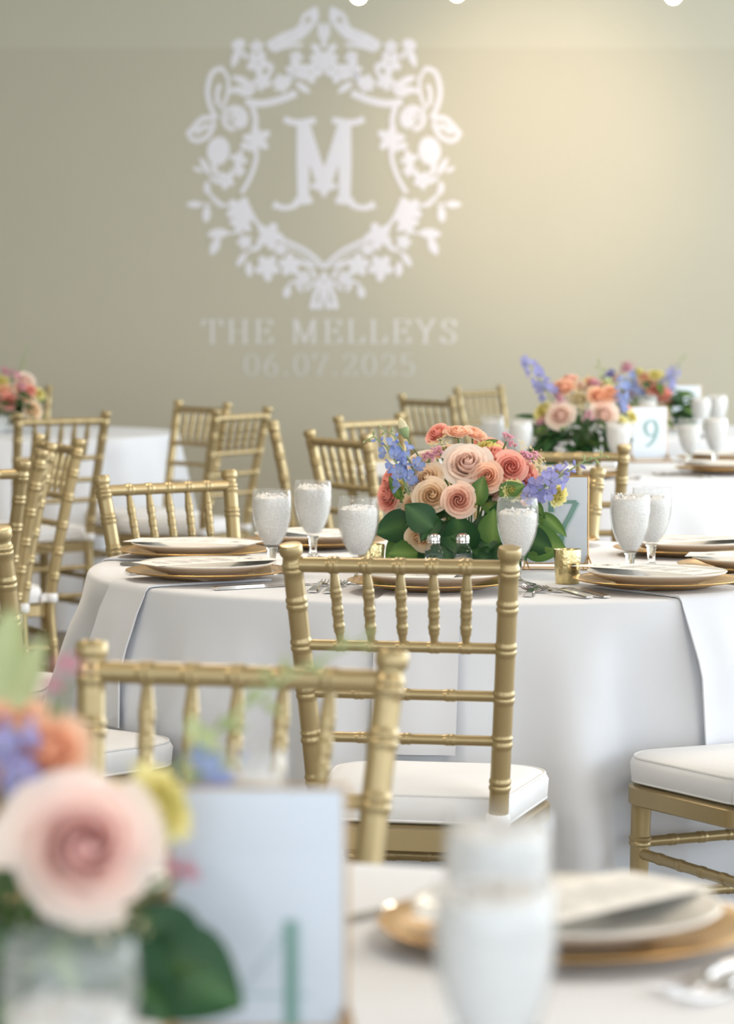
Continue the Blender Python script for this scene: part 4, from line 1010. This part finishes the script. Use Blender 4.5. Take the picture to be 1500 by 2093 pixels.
for px, py, y, L, d, m, me in [
    (880, 1075, -.14, .075, (-.7, -.1, .62), 'leaf', LEAF_B), (845, 1068, -.07, .085, (-.95, -.1, -.2), 'leaf', LEAF_B), (850, 1128, -.09, .065, (-.75, -.4, .05), 'leaf_mid', LEAF_B), (895, 1085, -.10, .075, (.2, -.4, -.8), 'leaf', LEAF),
    (945, 1130, -.11, .09, (-.2, -.3, .85), 'leaf', LEAF_B), (1000, 1110, -.12, .075, (0, -.2, .9), 'leaf_mid', LEAF_B), (1010, 1105, -.09, .085, (.05, -.3, .95), 'leaf', LEAF_B), (960, 1080, -.10, .08, (.3, -.3, -.85), 'leaf', LEAF_B), (1005, 1090, -.07, .08, (.2, -.3, -.75), 'leaf', LEAF_B),
    (1055, 1095, -.07, .075, (.8, -.3, -.30), 'leaf', LEAF_B), (1058, 1105, -.07, .095, (.95, -.3, -.12), 'leaf_mid', LEAF_B), (1080, 1030, -.04, .06, (.5, -.3, -.75), 'leaf_mid', LEAF_N), (1100, 1050, -.04, .07, (.75, -.2, -.6), 'leaf_mid', LEAF_N), (1085, 1020, -.05, .05, (.4, -.2, -.85), 'leaf_mid', LEAF_N),
    (860, 1125, -.06, .08, (-.45, -.2, -.8), 'leaf', LEAF), (880, 1120, -.09, .075, (-.05, -.4, -.85), 'leaf', LEAF_N), (905, 1140, -.09, .06, (-.3, -.3, -.75), 'leaf', LEAF_N), (835, 1095, -.05, .07, (-.7, -.3, -.6), 'leaf_mid', LEAF),
    (965, 1030, -.11, .06, (.2, -.3, .9), 'leaf_mid', LEAF), (1012, 1010, -.11, .055, (.6, -.3, .3), 'leaf_mid', LEAF), 
    (985, 912, 0, .03, (.7, -.3, .3), 'leaf_mid', LEAF_N), (815, 1020, -.06, .05, (-.3, -.4, .6), 'leaf_mid', LEAF_N), (890, 1050, -.13, .06, (-.5, -.3, -.6), 'leaf', LEAF), (915, 1060, -.11, .07, (.1, -.4, -.8), 'leaf', LEAF_B), (985, 1050, -.10, .08, (.05, -.4, -.85), 'leaf', LEAF_B)]:
    A.leaf(ax(px), az(py), y, L, d, (-.15 + .1 * (px % 5), -1, .35), m, me)
A.foliage(56, .15, .05, .15, (.055, .085), gap=(.15, .8)); A.foliage(20, .10, .10, .17, (.04, .06), gap=(.15, .8))
# --- bouquet on the number 9 table
B9 = Arrangement(.72, 10.08, 'blurred bouquet of pink, orange and yellow blooms on the number 9 table', 19)
s9 = FPX / 10.08; bx = lambda px: (px - 1193) / s9; bz = lambda py: (958 - py) / s9
for px, py, y, dia, m in [(1140, 846, -.12, .088, 'blush'), (1230, 843, -.12, .088, 'blush'), (1148, 790, -.04, .075, 'peach'), (1222, 808, -.08, .075, 'orange'), (1248, 803, -.06, .065, 'orange'), (1180, 815, -.06, .06, 'cream'), (1135, 790, 0, .05, 'pink'), (1190, 790, 0, .06, 'blush'), (1278, 835, -.03, .05, 'peach'), (1210, 780, .02, .05, 'coral'), (1165, 775, .05, .06, 'pink')]: B9.rose(bx(px), bz(py), y, dia, m)
for px, py, y, dia in [(1108, 838, -.08, .062), (1262, 866, -.10, .07), (1240, 790, -.01, .06), (1290, 850, -.05, .04)]: B9.carn(bx(px), bz(py), y, dia, 'yellow')
for px, py, y, dia in [(1197, 849, -.13, .05), (1105, 858, -.09, .05), (1140, 815, -.08, .05), (1215, 783, -.03, .05)]: B9.tuft(bx(px), bz(py), y, dia, 'statice')
for px, py, y, dia in [(1175, 800, -.05, .07), (1195, 775, -.02, .06), (1180, 830, -.1, .05)]: B9.tuft(bx(px), bz(py), y, dia, 'yarrow')
B9.spike([(bx(1130), bz(825), -.05), (bx(1110), bz(790), -.05), (bx(1090), bz(760), -.04), (bx(1070), bz(733), -.03)], 'lilac', 14, .034, budfrom=.97)
B9.spike([(bx(1255), bz(850), -.05), (bx(1265), bz(810), -.06), (bx(1272), bz(775), -.04)], 'blue', 11, .032, budfrom=.95)
B9.spike([(bx(1235), bz(810), 0), (bx(1232), bz(770), 0), (bx(1222), bz(735), .02)], 'leaf_pale', 9, .03, budfrom=.4)
B9.foliage(80, .18, .03, .17, (.06, .09), gap=(.1, .8)); B9.foliage(36, .13, .1, .2, (.05, .07), gap=(.1, .6)); B9.foliage(50, .17, .02, .13, (.07, .09), True, gap=(.1, .8))
# --- far bouquet
B11 = Arrangement(1.22, 12.95, 'most distant blurred bouquet at right, before the wall', 23)
s11 = FPX / 12.95; bx = lambda px: (px - 1330) / s11; bz = lambda py: (883 - py) / s11
for px, py, y, dia, m in [(1318, 772, 0, .08, 'peach'), (1348, 805, -.06, .08, 'coral'), (1335, 795, -.05, .07, 'coral'), (1300, 785, -.03, .07, 'champagne'), (1285, 800, -.04, .06, 'blush'), (1362, 812, -.03, .06, 'coral'), (1240, 765, .02, .05, 'lilac'), (1310, 800, .05, .07, 'pink'), (1250, 775, .02, .06, 'blush')]: B11.rose(bx(px), bz(py), y, dia, m)
for px, py, y, dia in [(1334, 765, -.04, .06), (1300, 760, .02, .05)]: B11.carn(bx(px), bz(py), y, dia, 'yellow')
for px, py, y, dia in [(1276, 755, -.02, .07), (1275, 745, -.02, .05)]: B11.tuft(bx(px), bz(py), y, dia, 'statice')
B11.spike([(bx(1350), bz(800), -.03), (bx(1362), bz(775), -.03), (bx(1378), bz(748), -.02), (bx(1395), bz(725), 0)], 'lilac', 12, .034, budfrom=.55)
B11.spike([(bx(1300), bz(820), -.05), (bx(1285), bz(785), -.05), (bx(1280), bz(760), -.04)], 'blue', 10, .034, budfrom=.95)
B11.foliage(60, .18, .03, .16, (.07, .11)); B11.foliage(20, .14, .1, .22, (.05, .08))
# --- bouquet at the left edge
BL = Arrangement(-1.58, 12.85, 'blurred bouquet at the left edge on the bare back table', 31)
sl = FPX / 12.85; bx = lambda px: (px + 15) / sl; bz = lambda py: (886 - py) / sl
for px, py, y, dia, m in [(52, 778, -.05, .085, 'blush'), (48, 795, -.08, .07, 'pink'), (66, 797, -.08, .05, 'coral'), (10, 800, -.10, .07, 'peach'), (22, 818, -.12, .07, 'coral'), (70, 838, -.10, .08, 'champagne'), (-15, 785, -.05, .09, 'peach'), (-40, 800, -.05, .09, 'blush'), (-20, 820, -.12, .08, 'pink'), (58, 815, -.1, .06, 'champagne'), (-60, 825, -.05, .08, 'coral')]: BL.rose(bx(px), bz(py), y, dia, m)
for px, py, y, dia in [(2, 780, -.07, .07), (82, 805, -.06, .05)]: BL.carn(bx(px), bz(py), y, dia, 'yellow')
for px, py, y, dia in [(14, 762, -.03, .07), (38, 770, -.05, .06), (46, 790, -.09, .05)]: BL.tuft(bx(px), bz(py), y, dia, 'statice')
BL.spike([(bx(32), bz(790), 0), (bx(42), bz(750), 0), (bx(56), bz(705), 0)], 'leaf_pale', 12, .03, budfrom=.3)
BL.foliage(70, .19, .03, .17, (.07, .11)); BL.foliage(20, .14, .1, .24, (.05, .08))
# --- foreground bouquet, far out of focus
BF = Arrangement(-.255, 2.16, 'large blurred foreground bouquet with a big pink-hearted rose', 41)
sF = FPX / 2.16; bx = lambda px: (px - 20) / sF; bz = lambda py: (2198 - py) / sF
for px, py, y, dia, m, d in [(188, 1705, -.07, .090, 'pinkheart', (.3, -.9, .35)), (95, 1530, -.02, .058, 'orange', (.1, -.7, .7)), (20, 1500, 0, .06, 'peach', (-.1, -.6, .8)), (-140, 1700, -.06, .09, 'blush', (-.3, -.9, .3)), (30, 1640, .02, .05, 'champagne', (.1, -.8, .5)), (290, 1690, .01, .05, 'pink', (.8, -.4, .2)), (-80, 1580, .05, .07, 'coral', (-.5, -.5, .7)), (60, 1580, .08, .06, 'blush', (.1, .6, .8))]: BF.rose(bx(px), bz(py), y, dia, m, d)
BF.carn(bx(335), bz(1645), -.012, .052, 'yellow', (.7, -.4, .5)); BF.carn(bx(250), bz(1655), .03, .03, 'yellow', (.7, -.2, .7))
for px, py, y, dia in [(385, 1808, .02, .024), (350, 1800, .01, .024), (140, 1370, .0, .026), (110, 1410, 0, .024), (300, 1720, .02, .03)]: BF.tuft(bx(px), bz(py), y, dia, 'statice')
for px, py, y, dia in [(240, 1885, -.05, .036), (295, 1880, -.03, .03), (190, 1880, -.06, .03)]: BF.tuft(bx(px), bz(py), y, dia, 'yarrow')
BF.spike([(bx(10), bz(1640), -.03), (bx(25), bz(1560), -.04), (bx(38), bz(1480), -.04)], 'lilac', 7, .026, budfrom=.99)
BF.spike([(bx(330), bz(1640), .12), (bx(440), bz(1560), .2), (bx(560), bz(1490), .26), (bx(680), bz(1440), .3), (bx(770), bz(1405), .33)], 'leaf_pale', 14, .026, budfrom=.15)
BF.spike([(bx(370), bz(1660), .12), (bx(420), bz(1630), .14), (bx(470), bz(1640), .15)], 'blue', 4, .020, budfrom=.99)
for px, py, y, L, d, m, me in [(5, 1440, -.02, .065, (.05, -.1, .95), 'leaf_pale', LEAF_N), (30, 1460, -.01, .055, (.3, -.1, .9), 'leaf_pale', LEAF_N), (5, 1400, 0, .05, (.15, 0, .95), 'leaf_pale', LEAF_N), (290, 1930, -.04, .085, (.85, -.2, -.45), 'leaf', LEAF_B), (260, 1870, -.03, .08, (.7, -.3, -.6), 'leaf', LEAF_B), (10, 1860, -.08, .07, (-.2, -.4, -.8), 'leaf', LEAF_B), (120, 1890, -.08, .07, (.1, -.4, -.85), 'leaf', LEAF_B), (200, 1885, -.06, .075, (.3, -.3, -.85), 'leaf', LEAF_B), (240, 1900, -.06, .07, (.5, -.3, -.7), 'leaf', LEAF), (60, 1900, -.08, .07, (0, -.4, -.9), 'leaf_mid', LEAF)]:
    BF.leaf(bx(px), bz(py), y, L, d, (0, -1, .3), m, me)
BF.foliage(90, .10, .04, .11, (.05, .075), gap=(.4, .75))

# ------------------------------------------------------------------ lit globes under the ceiling
for px, py, Y, which in [(733, -9, 12.6, 'leftmost of three'), (934, -14, 12.6, 'middle of three'), (1376, -9, 12.6, 'rightmost of three')]:
    p = at(px, py, Y); t = empty('pendant_bulb', (p.x, p.y, 3.3))
    b = MB(); r = .032; dz = p.z - 3.3
    b.lathe([(r * math.sin(a), dz - r * math.cos(a)) for a in [.1 + .19 * i for i in range(15)]], 24); b.build('globe', 'bulb', t)
    b = MB(); b.lathe([(.013, dz + r * .9), (.015, dz + r), (.015, dz + .065), (.006, dz + .07)], 16); b.build('socket', 'cord', t)
    b = MB(); b.tube([(0, 0, dz + .068), (0, 0, 0)], .003, 6); b.build('cord', 'cord', t)
    tag(t, 'lit round bulb touching the top edge, ' + which, 'light bulb', 'lit bulbs along the top edge')
